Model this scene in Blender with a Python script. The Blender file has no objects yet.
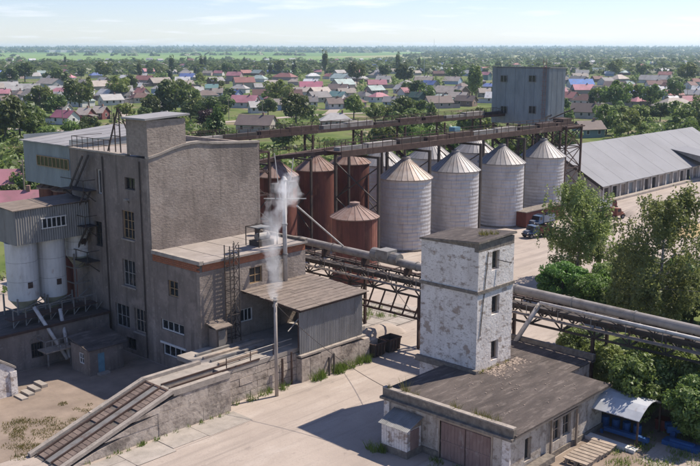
import bpy, math, random
import numpy as np
from mathutils import Vector, Matrix
R = math.radians
random.seed(7); rng = np.random.default_rng(7)
scene = bpy.context.scene
col = scene.collection

# ---------------------------------------------------------------- camera
# world: x runs along the silo row, y across it, z up, metres; the drone hovers 28 m above the yard
CAM_H, F_PX, PITCH, YAW = 28.0, 915.0, math.atan(184 / 915.0), R(43)
cd = bpy.data.cameras.new('camera'); cam = bpy.data.objects.new('camera', cd); col.objects.link(cam)
cd.sensor_width = 36; cd.lens = F_PX / 700 * 36; cd.clip_start = 0.5; cd.clip_end = 60000
cam.location = (0, 0, CAM_H); cam.rotation_euler = (math.pi / 2 - PITCH, 0, YAW - math.pi / 2)
scene.camera = cam

# ---------------------------------------------------------------- sun and sky
SUN_EL, SUN_OFF = R(51), R(17)
sun_dir = Vector((math.cos(SUN_EL) * math.cos(SUN_OFF), -math.cos(SUN_EL) * math.sin(SUN_OFF), math.sin(SUN_EL)))
sd = bpy.data.lights.new('sun', 'SUN'); sun = bpy.data.objects.new('sun', sd); col.objects.link(sun)
sd.energy = 5.0; sd.angle = R(0.55); sd.color = (1.0, 0.91, 0.79)
sun.rotation_euler = (-sun_dir).to_track_quat('-Z', 'Y').to_euler(); sun.location = (0, 0, 200)

world = bpy.data.worlds.new('World'); scene.world = world; world.use_nodes = True
wt = world.node_tree; wn = wt.nodes; wl = wt.links; wn.clear()
sky = wn.new('ShaderNodeTexSky'); sky.sky_type = 'NISHITA'; sky.sun_disc = False
sky.sun_elevation = SUN_EL; sky.sun_rotation = math.atan2(sun_dir.x, sun_dir.y)
sky.altitude = 200; sky.air_density = 1.0; sky.dust_density = 0.0; sky.ozone_density = 2.0
tcw = wn.new('ShaderNodeTexCoord'); sep = wn.new('ShaderNodeSeparateXYZ'); wl.new(tcw.outputs['Generated'], sep.inputs[0])
def wmath(op, a, b=None, clamp=False):
    n = wn.new('ShaderNodeMath'); n.operation = op; n.use_clamp = clamp
    for i, q in enumerate((a, b)):
        if q is None: continue
        if isinstance(q, (int, float)): n.inputs[i].default_value = q
        else: wl.new(q, n.inputs[i])
    return n.outputs[0]
den = wmath('MAXIMUM', wmath('ADD', sep.outputs[2], 0.07), 0.05)
cx_ = wmath('DIVIDE', sep.outputs[0], den); cy_ = wmath('DIVIDE', sep.outputs[1], den)
cmb = wn.new('ShaderNodeCombineXYZ'); wl.new(cx_, cmb.inputs[0]); wl.new(cy_, cmb.inputs[1])
cn = wn.new('ShaderNodeTexNoise'); cn.inputs['Scale'].default_value = 0.9; cn.inputs['Detail'].default_value = 9; cn.inputs['Roughness'].default_value = 0.58
wl.new(cmb.outputs[0], cn.inputs['Vector'])
cr = wn.new('ShaderNodeMapRange'); cr.inputs[1].default_value = 0.53; cr.inputs[2].default_value = 0.78; cr.inputs[3].default_value = 0.0; cr.inputs[4].default_value = 0.85
wl.new(cn.outputs[0], cr.inputs[0])
mx = wn.new('ShaderNodeMix'); mx.data_type = 'RGBA'
tint = wn.new('ShaderNodeMix'); tint.data_type = 'RGBA'; tint.blend_type = 'MULTIPLY'; tint.inputs[0].default_value = 1.0; tint.inputs[7].default_value = (0.92, 0.94, 1.19, 1); wl.new(sky.outputs[0], tint.inputs[6])
wl.new(cr.outputs[0], mx.inputs[0]); wl.new(tint.outputs[2], mx.inputs[6]); mx.inputs[7].default_value = (9.4, 9.5, 10.2, 1)
bg = wn.new('ShaderNodeBackground'); bg.inputs[1].default_value = 0.09
wo = wn.new('ShaderNodeOutputWorld'); wl.new(mx.outputs[2], bg.inputs[0]); wl.new(bg.outputs[0], wo.inputs[0])

scene.view_settings.view_transform = 'Standard'; scene.view_settings.look = 'None'
scene.view_settings.exposure = 0.5; scene.view_settings.gamma = 1.0; scene.view_settings.use_curve_mapping = False
scene.render.engine = 'CYCLES'
cy = scene.cycles
cy.use_denoising = True
try: cy.denoiser = 'OPENIMAGEDENOISE'
except Exception: pass
cy.max_bounces = 6; cy.diffuse_bounces = 2; cy.glossy_bounces = 2; cy.transmission_bounces = 2; cy.transparent_max_bounces = 8; cy.volume_bounces = 2
cy.volume_step_rate = 4; cy.sample_clamp_indirect = 4.0

# ---------------------------------------------------------------- surveying helpers (sight line of a picture point met with a known plane)
_f = np.array([math.cos(YAW) * math.cos(PITCH), math.sin(YAW) * math.cos(PITCH), -math.sin(PITCH)])
_r = np.array([math.sin(YAW), -math.cos(YAW), 0.0]); _u = np.cross(_r, _f); _C = np.array([0, 0, CAM_H])
def ray(u, v): return _f * F_PX + _r * (u - 350) - _u * (v - 233)
def gz(u, v, z=0.0): d = ray(u, v); return _C + d * ((z - CAM_H) / d[2])
def gx(u, v, x): d = ray(u, v); return _C + d * (x / d[0])
def gy(u, v, y): d = ray(u, v); return _C + d * (y / d[1])
def proj(P): q = np.array(P) - _C; k = q @ _f; return 350 + F_PX * (q @ _r) / k, 233 - F_PX * (q @ _u) / k

# ---------------------------------------------------------------- materials
MATS = {}
def mat(name, c1, c2=None, scale=1.5, stretch=(1, 1, 1), dirt=None, dirt2=None, rough=0.85, metal=0.0, bump=None, bscale=12, bstretch=(1, 1, 1), rnd=0.0, lo=0.35, hi=0.65, spec=0.3, wave=None, detail=7, more=()):
    if name in MATS: return MATS[name]
    m = bpy.data.materials.new(name); m.use_nodes = True; nt = m.node_tree; n = nt.nodes; l = nt.links
    bs = n['Principled BSDF']; bs.inputs['Roughness'].default_value = rough; bs.inputs['Metallic'].default_value = metal
    bs.inputs['Specular IOR Level'].default_value = spec
    geo = n.new('ShaderNodeNewGeometry')
    def noise(sc, st, det=detail, rg=0.62):
        mp = n.new('ShaderNodeMapping'); mp.inputs['Scale'].default_value = st; l.new(geo.outputs['Position'], mp.inputs[0])
        t = n.new('ShaderNodeTexNoise'); t.inputs['Scale'].default_value = sc; t.inputs['Detail'].default_value = det; t.inputs['Roughness'].default_value = rg
        l.new(mp.outputs[0], t.inputs['Vector']); return t.outputs[0]
    def rngmap(x, a, b, mn=0.0, mxv=1.0):
        q = n.new('ShaderNodeMapRange'); q.inputs[1].default_value = a; q.inputs[2].default_value = b; q.inputs[3].default_value = mn; q.inputs[4].default_value = mxv
        l.new(x, q.inputs[0]); return q.outputs[0]
    def mix(fac, a, b):
        q = n.new('ShaderNodeMix'); q.data_type = 'RGBA'; l.new(fac, q.inputs[0])
        for s, w in ((6, a), (7, b)):
            if isinstance(w, tuple): q.inputs[s].default_value = (*w, 1)
            else: l.new(w, q.inputs[s])
        return q.outputs[2]
    c = mix(rngmap(noise(scale, stretch), lo, hi), c1, c2 or tuple(k * 0.75 for k in c1))
    for dd in (dirt, dirt2, *more):
        if dd:
            dc, dsc, dst, da, db, dm = dd
            c = mix(rngmap(noise(dsc, dst), da, db, 0, dm), c, dc)
    if rnd:
        oi = n.new('ShaderNodeObjectInfo'); hs = n.new('ShaderNodeHueSaturation')
        l.new(rngmap(oi.outputs['Random'], 0, 1, 1 - rnd, 1 + rnd), hs.inputs['Value']); l.new(c, hs.inputs['Color']); c = hs.outputs[0]
    l.new(c, bs.inputs['Base Color'])
    hgt = None
    if bump: hgt = noise(bscale, bstretch, 5)
    if wave:
        mp = n.new('ShaderNodeMapping'); l.new(geo.outputs['Position'], mp.inputs[0])
        w = n.new('ShaderNodeTexWave'); w.wave_type = 'BANDS'; w.bands_direction = wave[0]; w.inputs['Scale'].default_value = wave[1]; w.inputs['Distortion'].default_value = wave[2]
        l.new(mp.outputs[0], w.inputs[0])
        if hgt:
            a = n.new('ShaderNodeMath'); a.operation = 'ADD'; l.new(hgt, a.inputs[0]); l.new(w.outputs['Fac'], a.inputs[1]); hgt = a.outputs[0]
        else: hgt = w.outputs['Fac']
    if hgt:
        b = n.new('ShaderNodeBump'); b.inputs['Strength'].default_value = (bump or 0.5); b.inputs['Distance'].default_value = 0.05
        l.new(hgt, b.inputs['Height']); l.new(b.outputs[0], bs.inputs['Normal'])
    MATS[name] = m; return m

def leafmat(name, c1, c2, rnd=0.25):
    m = bpy.data.materials.new(name); m.use_nodes = True; nt = m.node_tree; n = nt.nodes; l = nt.links; n.clear()
    out = n.new('ShaderNodeOutputMaterial'); geo = n.new('ShaderNodeNewGeometry'); oi = n.new('ShaderNodeObjectInfo')
    q = n.new('ShaderNodeMix'); q.data_type = 'RGBA'; l.new(geo.outputs['Random Per Island'], q.inputs[0]); q.inputs[6].default_value = (*c1, 1); q.inputs[7].default_value = (*c2, 1)
    hs = n.new('ShaderNodeHueSaturation'); mr = n.new('ShaderNodeMapRange'); mr.inputs[3].default_value = 1 - rnd; mr.inputs[4].default_value = 1 + rnd
    l.new(oi.outputs['Random'], mr.inputs[0]); l.new(mr.outputs[0], hs.inputs['Value']); l.new(q.outputs[2], hs.inputs['Color'])
    mh = n.new('ShaderNodeMapRange'); mh.inputs[3].default_value = 0.47; mh.inputs[4].default_value = 0.52
    ml = n.new('ShaderNodeMath'); ml.operation = 'FRACT'; mm = n.new('ShaderNodeMath'); mm.operation = 'MULTIPLY'; mm.inputs[1].default_value = 7.3
    l.new(oi.outputs['Random'], mm.inputs[0]); l.new(mm.outputs[0], ml.inputs[0]); l.new(ml.outputs[0], mh.inputs[0]); l.new(mh.outputs[0], hs.inputs['Hue'])
    d = n.new('ShaderNodeBsdfDiffuse'); t = n.new('ShaderNodeBsdfTranslucent'); g = n.new('ShaderNodeBsdfGlossy'); g.inputs['Roughness'].default_value = 0.5
    l.new(hs.outputs[0], d.inputs[0]); l.new(hs.outputs[0], t.inputs[0])
    a = n.new('ShaderNodeMixShader'); a.inputs[0].default_value = 0.46; l.new(d.outputs[0], a.inputs[1]); l.new(t.outputs[0], a.inputs[2])
    b = n.new('ShaderNodeMixShader'); b.inputs[0].default_value = 0.035; l.new(a.outputs[0], b.inputs[1]); l.new(g.outputs[0], b.inputs[2])
    l.new(b.outputs[0], out.inputs[0]); MATS[name] = m; return m

YARD = mat('dusty_concrete', (0.40, 0.335, 0.285), (0.32, 0.265, 0.225), 0.16, (1, 1, 1), ((0.25, 0.21, 0.18), 0.6, (0.12, 1.5, 1), 0.52, 0.7, 0.65), ((0.47, 0.41, 0.36), 0.4, (0.3, 1.3, 1), 0.54, 0.72, 0.6), 0.95, bump=0.4, bscale=7, detail=9, more=[((0.19, 0.16, 0.14), 0.9, (0.8, 1, 1), 0.6, 0.7, 0.55), ((0.3, 0.25, 0.215), 4.5, (1, 1, 1), 0.54, 0.64, 0.5), ((0.2, 0.17, 0.15), 0.33, (0.1, 2.6, 1), 0.56, 0.62, 0.45)])
SLAB = mat('concrete_slab', (0.37, 0.325, 0.285), (0.27, 0.24, 0.21), 0.8, (1, 1, 1), ((0.19, 0.165, 0.14), 2.0, (1, 1, 1), 0.55, 0.72, 0.6), rough=0.95, bump=0.3, rnd=0.1)
COPING = mat('concrete_coping', (0.37, 0.32, 0.275), (0.26, 0.225, 0.195), 1.3, dirt=((0.16, 0.14, 0.12), 2.5, (1, 1, 1), 0.57, 0.7, 0.7), rough=0.95, bump=0.4)
BLOCK = mat('concrete_block', (0.5, 0.43, 0.365), (0.37, 0.31, 0.26), 0.9, dirt=((0.11, 0.09, 0.075), 0.7, (1, 1, 1.3), 0.5, 0.66, 0.75), dirt2=((0.16, 0.13, 0.11), 2.6, (1, 1, 1), 0.55, 0.68, 0.7), rough=0.95, bump=0.9, bscale=4, rnd=0.09)
JOINT = mat('mortar_joint', (0.17, 0.145, 0.125), (0.1, 0.085, 0.075), 3, rough=1)
DIRT = mat('packed_dirt', (0.275, 0.215, 0.17), (0.185, 0.143, 0.113), 0.4, dirt=((0.11, 0.13, 0.05), 0.5, (1, 1, 1), 0.6, 0.72, 0.6), rough=1, bump=0.4, bscale=3)
GREYBRICK = mat('grey_brick', (0.34, 0.28, 0.237), (0.235, 0.192, 0.162), 2.2, (1, 1, 1.6), ((0.09, 0.078, 0.07), 0.5, (1, 1, 0.35), 0.55, 0.75, 0.5), ((0.4, 0.345, 0.3), 5.5, (1, 1, 2.4), 0.55, 0.68, 0.65), 0.95, bump=1.0, bscale=3.6, bstretch=(1, 1, 1.7), more=[((0.15, 0.122, 0.104), 0.22, (1, 1, 0.8), 0.47, 0.62, 0.65), ((0.36, 0.31, 0.27), 0.3, (1, 1, 1.2), 0.54, 0.68, 0.5), ((0.12, 0.1, 0.085), 1.6, (1, 1, 0.06), 0.58, 0.7, 0.6)])
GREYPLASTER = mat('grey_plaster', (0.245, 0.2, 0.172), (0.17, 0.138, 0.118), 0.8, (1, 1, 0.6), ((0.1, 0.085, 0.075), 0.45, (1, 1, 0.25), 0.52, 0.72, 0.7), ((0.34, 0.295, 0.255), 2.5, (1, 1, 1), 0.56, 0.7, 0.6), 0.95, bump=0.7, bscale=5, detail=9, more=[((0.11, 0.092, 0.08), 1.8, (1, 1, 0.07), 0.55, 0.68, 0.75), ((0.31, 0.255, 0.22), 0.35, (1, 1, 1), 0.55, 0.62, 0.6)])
REDBRICK = mat('red_brick', (0.36, 0.14, 0.075), (0.24, 0.1, 0.06), 3, (1, 1, 3), ((0.16, 0.11, 0.085), 1.5, (1, 1, 1), 0.55, 0.7, 0.6), rough=0.95, bump=0.6)
WHITEWASH = mat('worn_whitewash', (0.74, 0.69, 0.65), (0.6, 0.545, 0.505), 0.7, (1, 1, 0.7), ((0.24, 0.185, 0.15), 1.5, (1, 1, 1.9), 0.545, 0.66, 0.82), ((0.28, 0.225, 0.185), 6.0, (1, 1, 1.8), 0.555, 0.65, 0.68), 0.93, bump=0.8, bscale=5, detail=10, more=[((0.3, 0.24, 0.2), 2.2, (1, 1, 0.12), 0.58, 0.7, 0.5), ((0.3, 0.225, 0.175), 0.75, (1, 1, 1.3), 0.585, 0.64, 0.8)])
BARECONC = mat('bare_concrete_edge', (0.22, 0.19, 0.16), (0.13, 0.11, 0.095), 2.5, dirt=((0.36, 0.3, 0.22), 2, (1, 1, 1), 0.55, 0.7, 0.6), rough=1, bump=0.9, bscale=4)
FELT = mat('roofing_felt', (0.105, 0.085, 0.076), (0.055, 0.045, 0.041), 0.7, (0.35, 1.3, 1), ((0.21, 0.175, 0.155), 2.4, (0.3, 1.3, 1), 0.52, 0.7, 0.6), ((0.06, 0.05, 0.045), 2.6, (0.5, 1, 1), 0.56, 0.68, 0.65), 0.95, bump=0.7, bscale=6, detail=10)
FLATROOF = mat('pale_flat_roof', (0.33, 0.285, 0.255), (0.25, 0.215, 0.19), 0.5, dirt=((0.22, 0.19, 0.165), 0.9, (1, 1, 1), 0.55, 0.72, 0.6), rough=0.95, bump=0.2)
SHEETROOF = mat('pale_sheet_roof', (0.3, 0.285, 0.28), (0.24, 0.228, 0.222), 0.4, dirt=((0.28, 0.24, 0.21), 1.5, (1, 1, 1), 0.58, 0.72, 0.5), rough=0.6, rnd=0.04)
GREYSHEET = mat('grey_corrugated_sheet', (0.27, 0.265, 0.26), (0.2, 0.195, 0.19), 1.0, (1, 1, 0.4), ((0.16, 0.12, 0.09), 1.2, (1, 1, 0.4), 0.6, 0.72, 0.5), rough=0.65, metal=0.25, rnd=0.08)
BLUESHEET = mat('blue_grey_sheet', (0.27, 0.295, 0.305), (0.21, 0.23, 0.24), 0.7, (1, 1, 0.4), ((0.2, 0.17, 0.14), 1.0, (1, 1, 0.3), 0.62, 0.74, 0.4), rough=0.6, metal=0.2, rnd=0.06)
TANSHEET = mat('weathered_tan_sheet', (0.23, 0.185, 0.155), (0.15, 0.12, 0.1), 1.2, (1, 2.5, 1), ((0.12, 0.095, 0.078), 1.2, (0.5, 2, 1), 0.55, 0.7, 0.7), rough=0.85, bump=0.2, rnd=0.1)
GALV = mat('galvanised_sheet', (0.5, 0.48, 0.48), (0.42, 0.4, 0.4), 0.55, (1, 1, 0.8), ((0.27, 0.22, 0.2), 0.7, (1, 1, 0.25), 0.57, 0.75, 0.6), rough=0.5, metal=0.35, bump=0.8, bscale=2.2, bstretch=(1, 1, 3.5), rnd=0.05, wave=('Z', 0.55, 1.5), more=[((0.25, 0.17, 0.13), 2.0, (1, 1, 0.15), 0.62, 0.74, 0.5)])
GALVCONE = mat('galvanised_cone', (0.31, 0.295, 0.295), (0.24, 0.23, 0.23), 0.8, dirt=((0.24, 0.18, 0.15), 0.55, (1, 1, 1), 0.55, 0.75, 0.6), rough=0.6, metal=0.3, rnd=0.12)
GALVCONER = mat('rust_streaked_cone', (0.4, 0.35, 0.32), (0.3, 0.24, 0.2), 0.8, dirt=((0.3, 0.2, 0.15), 0.7, (1, 1, 1), 0.52, 0.72, 0.5), rough=0.6, metal=0.3, rnd=0.15)
RUST = mat('rust_red_sheet', (0.185, 0.068, 0.05), (0.105, 0.042, 0.034), 0.8, (1, 1, 0.3), ((0.3, 0.14, 0.085), 0.9, (1, 1, 0.35), 0.55, 0.72, 0.6), ((0.06, 0.035, 0.03), 0.6, (1, 1, 0.4), 0.55, 0.7, 0.7), rough=0.8, metal=0.1, bump=0.3, rnd=0.25)
RUSTCONE = mat('rusty_pale_cone', (0.29, 0.21, 0.18), (0.21, 0.135, 0.11), 1.0, dirt=((0.2, 0.1, 0.07), 1.0, (1, 1, 1), 0.54, 0.7, 0.7), rough=0.8, metal=0.1, rnd=0.1)
RUSTSTEEL = mat('rusty_steel', (0.085, 0.052, 0.042), (0.055, 0.036, 0.031), 1.2, dirt=((0.24, 0.19, 0.16), 0.8, (1, 1, 1), 0.58, 0.72, 0.5), rough=0.9)
DARKSTEEL = mat('dark_steel', (0.075, 0.06, 0.053), (0.05, 0.042, 0.038), 1.5, dirt=((0.16, 0.09, 0.06), 1.5, (1, 1, 1), 0.57, 0.7, 0.6), rough=0.8)
GREYSTEEL = mat('grey_steel', (0.27, 0.255, 0.24), (0.2, 0.185, 0.17), 1.5, dirt=((0.16, 0.09, 0.06), 1.5, (1, 1, 1), 0.57, 0.7, 0.6), rough=0.6, metal=0.3)
PIPE = mat('grey_pipe', (0.3, 0.27, 0.25), (0.2, 0.18, 0.165), 0.8, dirt=((0.13, 0.1, 0.085), 0.8, (1, 1, 1), 0.54, 0.7, 0.7), rough=0.75, bump=0.15)
POLEW = mat('worn_white_pole', (0.55, 0.52, 0.49), (0.4, 0.37, 0.35), 2, dirt=((0.2, 0.14, 0.1), 2, (1, 1, 0.5), 0.56, 0.7, 0.7), rough=0.7)
WHITESILO = mat('stained_white_silo', (0.66, 0.64, 0.61), (0.55, 0.53, 0.5), 0.8, (1, 1, 0.5), ((0.34, 0.2, 0.12), 1.1, (1, 1, 0.5), 0.6, 0.72, 0.65), ((0.3, 0.28, 0.25), 0.7, (1, 1, 0.3), 0.56, 0.75, 0.6), rough=0.7)
CREAMCONE = mat('yellowed_hopper', (0.5, 0.48, 0.36), (0.36, 0.34, 0.24), 1.5, rough=0.8)
WOODOR = mat('ochre_window_wood', (0.36, 0.24, 0.13), (0.27, 0.18, 0.1), 2, rough=0.8)
WOODGREY = mat('weathered_wood', (0.36, 0.29, 0.23), (0.25, 0.2, 0.16), 2, (1, 1, 1), rough=0.9, rnd=0.18)
DOORWOOD = mat('faded_red_brown_door', (0.27, 0.185, 0.16), (0.2, 0.13, 0.115), 1.5, (1, 1, 0.4), ((0.36, 0.31, 0.28), 2, (1, 1, 0.5), 0.56, 0.7, 0.6), rough=0.85)
GLASS = mat('dark_window_glass', (0.03, 0.035, 0.04), (0.015, 0.017, 0.02), 2, rough=0.12, spec=0.5)
WHITEPAINT = mat('white_paint', (0.66, 0.64, 0.61), (0.55, 0.53, 0.5), 2, rough=0.7)
DULLWHITE = mat('dull_white_paint', (0.33, 0.31, 0.29), (0.24, 0.22, 0.2), 3, rough=0.8)  # darker, duller white for two of the mill's window frames
VOIDB = mat('dark_interior', (0.03, 0.026, 0.024), (0.02, 0.018, 0.016), 1, rough=1)
BLUEDOOR = mat('pale_blue_paint', (0.16, 0.3, 0.36), (0.12, 0.23, 0.28), 2, rough=0.7)
BLUE = mat('blue_paint', (0.03, 0.1, 0.27), (0.025, 0.075, 0.2), 2, dirt=((0.18, 0.17, 0.16), 2, (1, 1, 1), 0.6, 0.75, 0.4), rough=0.5)
REDP = mat('red_paint', (0.2, 0.045, 0.04), (0.14, 0.035, 0.03), 1, rough=0.6)
BRICKRED = mat('rust_red_paint', (0.15, 0.042, 0.03), (0.1, 0.03, 0.024), 1, rough=0.8)
ORANGEP = mat('orange_paint', (0.3, 0.12, 0.07), (0.22, 0.09, 0.055), 1, rough=0.55)
YELLOWP = mat('yellow_sand', (0.42, 0.31, 0.16), (0.35, 0.25, 0.13), 1, rough=0.9)
TYRE = mat('tyre_rubber', (0.02, 0.02, 0.02), (0.03, 0.028, 0.026), 3, rough=0.9)
BARK = mat('bark', (0.14, 0.11, 0.085), (0.08, 0.065, 0.05), 6, (1, 1, 0.3), rough=0.95)
BIRCHBARK = mat('birch_bark', (0.42, 0.39, 0.35), (0.12, 0.1, 0.09), 3, (1, 1, 2.5), rough=0.9, lo=0.45, hi=0.55)
LEAF = leafmat('tree_leaves', (0.115, 0.165, 0.038), (0.18, 0.235, 0.06))
LEAFD = leafmat('dark_tree_leaves', (0.085, 0.125, 0.034), (0.135, 0.18, 0.052))
LEAFL = leafmat('light_tree_leaves', (0.125, 0.185, 0.038), (0.2, 0.26, 0.06))
LEAFB = leafmat('birch_leaves', (0.18, 0.235, 0.07), (0.27, 0.325, 0.11))
LEAFG = leafmat('bright_bush_leaves', (0.095, 0.18, 0.028), (0.16, 0.27, 0.045), 0.1)
CONIF = leafmat('conifer_needles', (0.02, 0.042, 0.02), (0.035, 0.06, 0.025))
PLUM = leafmat('purple_leaves', (0.04, 0.016, 0.02), (0.065, 0.028, 0.03), 0.05)
GRASSB = leafmat('weed_blades', (0.1, 0.13, 0.03), (0.3, 0.24, 0.07), 0.1)
FARLEAF = leafmat('far_wood_leaves', (0.075, 0.11, 0.034), (0.125, 0.165, 0.05))

# ---------------------------------------------------------------- mesh builder
ORG = {}
class B:
    def __init__(s): s.v = []; s.f = []
    def add(s, vs, fs):
        k = len(s.v); s.v += [tuple(map(float, p)) for p in vs]; s.f += [tuple(i + k for i in q) for q in fs]; return s
    def box(s, x0, y0, z0, x1, y1, z1):
        if x1 < x0: x0, x1 = x1, x0
        if y1 < y0: y0, y1 = y1, y0
        if z1 < z0: z0, z1 = z1, z0
        return s.add([(x0, y0, z0), (x1, y0, z0), (x1, y1, z0), (x0, y1, z0), (x0, y0, z1), (x1, y0, z1), (x1, y1, z1), (x0, y1, z1)],
                     [(0, 3, 2, 1), (4, 5, 6, 7), (0, 1, 5, 4), (1, 2, 6, 5), (2, 3, 7, 6), (3, 0, 4, 7)])
    def ext(s, pts, vec):   # extrude a polygon
        n = len(pts); a = [tuple(p) for p in pts]; b = [tuple(np.array(p) + np.array(vec)) for p in pts]
        return s.add(a + b, [tuple(range(n - 1, -1, -1)), tuple(range(n, 2 * n))] + [(i, (i + 1) % n, n + (i + 1) % n, n + i) for i in range(n)])
    def cyl(s, p, q, r, n=8, r2=None, cap=True):
        p = Vector(p); q = Vector(q); d = (q - p).normalized(); a = d.orthogonal().normalized(); b = d.cross(a); r2 = r if r2 is None else r2
        vs = [tuple(p + (a * math.cos(t) + b * math.sin(t)) * r) for t in [2 * math.pi * i / n for i in range(n)]]
        vs += [tuple(q + (a * math.cos(t) + b * math.sin(t)) * r2) for t in [2 * math.pi * i / n for i in range(n)]]
        fs = [(i, (i + 1) % n, n + (i + 1) % n, n + i) for i in range(n)]
        if cap: fs += [tuple(range(n - 1, -1, -1)), tuple(range(n, 2 * n))]
        return s.add(vs, fs)
    def bar(s, p, q, w, h=None):   # square bar
        p = Vector(p); q = Vector(q); d = (q - p).normalized(); h = h or w
        a = d.cross(Vector((0, 0, 1)));  a = a.normalized() if a.length > 1e-4 else Vector((1, 0, 0)); b = d.cross(a).normalized()
        o = [a * (-w / 2) + b * (-h / 2), a * (w / 2) + b * (-h / 2), a * (w / 2) + b * (h / 2), a * (-w / 2) + b * (h / 2)]
        return s.add([tuple(p + k) for k in o] + [tuple(q + k) for k in o], [(3, 2, 1, 0), (4, 5, 6, 7), (0, 1, 5, 4), (1, 2, 6, 5), (2, 3, 7, 6), (3, 0, 4, 7)])
    def sheet(s, o, du, dv, nrm, rib=0.18, dep=0.03, th=0.012, rot=0):  # corrugated sheet: du across the ribs, dv along them
        o, du, dv, nrm = map(Vector, (o, du, dv, nrm)); L = du.length; k = max(2, int(round(L / rib)) * 2)
        top = []; 
        for i in range(k + 1):
            q = o + du * (i / k) + nrm * (dep * (i % 2)); top.append(q)
        vs = [tuple(q) for q in top] + [tuple(q + dv) for q in top] + [tuple(q - nrm * th) for q in top] + [tuple(q + dv - nrm * th) for q in top]
        m = k + 1; fs = []
        for i in range(k): fs += [(i, i + 1, m + i + 1, m + i), (2 * m + i + 1, 2 * m + i, 3 * m + i, 3 * m + i + 1), (i + 1, i, 2 * m + i, 2 * m + i + 1), (m + i, m + i + 1, 3 * m + i + 1, 3 * m + i)]
        fs += [(0, m, 3 * m, 2 * m), (k, 2 * m + k, 3 * m + k, m + k)]
        return s.add(vs, fs)
    def wall(s, ax, c, a0, a1, z0, z1, th, holes=()):   # wall in the plane ax=c, thickness th going inwards (+), with openings (a0,a1,z0,z1)
        P = (lambda a, z, t: (c + t, a, z)) if ax == 'x' else (lambda a, z, t: (a, c + t, z))
        A = sorted({a0, a1, *[h[0] for h in holes], *[h[1] for h in holes]}); Zs = sorted({z0, z1, *[h[2] for h in holes], *[h[3] for h in holes]})
        def q(*p): s.add(p, [(0, 1, 2, 3)])
        for i in range(len(A) - 1):
            for j in range(len(Zs) - 1):
                ca, cz = (A[i] + A[i + 1]) / 2, (Zs[j] + Zs[j + 1]) / 2
                if any(h[0] < ca < h[1] and h[2] < cz < h[3] for h in holes): continue
                for t in (0, th): q(P(A[i], Zs[j], t), P(A[i + 1], Zs[j], t), P(A[i + 1], Zs[j + 1], t), P(A[i], Zs[j + 1], t))
        for (b0, b1, y0, y1) in list(holes) + [(a0, a1, z0, z1)]:
            q(P(b0, y0, 0), P(b1, y0, 0), P(b1, y0, th), P(b0, y0, th)); q(P(b0, y1, 0), P(b1, y1, 0), P(b1, y1, th), P(b0, y1, th))
            q(P(b0, y0, 0), P(b0, y1, 0), P(b0, y1, th), P(b0, y0, th)); q(P(b1, y0, 0), P(b1, y1, 0), P(b1, y1, th), P(b1, y0, th))
        return s
    def mesh(s, name, m, org=(0, 0, 0), smooth=False):
        me = bpy.data.meshes.new(name); o = np.array(org)
        me.from_pydata([tuple(np.array(p) - o) for p in s.v], [], s.f); me.materials.append(m)
        if smooth: me.polygons.foreach_set('use_smooth', [True] * len(me.polygons))
        me.update(); return me

def link(o, parent=None):
    col.objects.link(o)
    if parent is not None: o.parent = parent
    return o
def part(name, b, m, parent, smooth=False, local=False, label=None):
    org = (0, 0, 0) if local else ORG.get(parent.name, (0, 0, 0))
    o = bpy.data.objects.new(name, b.mesh(name, m, org, smooth)); link(o, parent)
    ORG[o.name] = org
    if label: o['label'] = label
    return o
def tag(o, label, cat, group=None):
    o['label'] = label; o['category'] = cat
    if group: o['group'] = group
    return o
def thing(name, label, cat, loc=(0, 0, 0), group=None, rz=0.0):
    o = bpy.data.objects.new(name, None); o.empty_display_size = 0.3; o.location = loc; o.rotation_euler = (0, 0, rz); link(o); ORG[o.name] = tuple(loc)
    return tag(o, label, cat, group)
def solo(name, b, m, label, cat, group=None, smooth=False, org=None):
    org = org or tuple(np.mean(np.array(b.v), 0) * (1, 1, 0))
    o = bpy.data.objects.new(name, b.mesh(name, m, org, smooth)); o.location = org; link(o); ORG[o.name] = org
    return tag(o, label, cat, group)
def struct(name, b, m, kind='structure', parent=None):
    o = bpy.data.objects.new(name, b.mesh(name, m)); link(o, parent)
    if kind: o['kind'] = kind
    return o
def piece(name, me, parent, loc=(0, 0, 0), rot=(0, 0, 0), sc=None):
    o = bpy.data.objects.new(name, me); o.location = loc; o.rotation_euler = rot
    if sc: o.scale = sc
    return link(o, parent)
def window(parent, ax, c, a0, a1, z0, z1, nx=2, nz=2, fm=None, inset=0.14, fw=0.09, name='window', pane=True):
    fm = fm or WHITEPAINT; P = lambda a, z, t: ((c + t, a, z) if ax == 'x' else (a, c + t, z)); b = B()
    def bx(p0, p1, y0, y1, t0, t1):
        q = P(p0, y0, t0); w = P(p1, y1, t1); b.box(*q, *w)
    t0, t1 = inset - 0.03, inset + 0.05
    bx(a0, a0 + fw, z0, z1, t0, t1); bx(a1 - fw, a1, z0, z1, t0, t1); bx(a0 + fw, a1 - fw, z0, z0 + fw, t0, t1); bx(a0 + fw, a1 - fw, z1 - fw, z1, t0, t1)
    iw, ih = a1 - a0 - 2 * fw, z1 - z0 - 2 * fw
    for i in range(1, nx): k = a0 + fw + iw * i / nx; bx(k - fw * .35, k + fw * .35, z0 + fw, z1 - fw, t0 + .01, t1 - .01)
    for i in range(1, nz): k = z0 + fw + ih * i / nz; bx(a0 + fw, a1 - fw, k - fw * .3, k + fw * .3, t0 + .015, t1 - .015)
    w = part(name, b, fm, parent)
    if pane:
        for i in range(nx):
            g = B(); q = P(a0 + fw + iw * i / nx + .005, z0 + fw, inset + .055); e = P(a0 + fw + iw * (i + 1) / nx - .005, z1 - fw, inset + .075); g.box(*q, *e); part('pane', g, GLASS, w)
    return w

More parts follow.
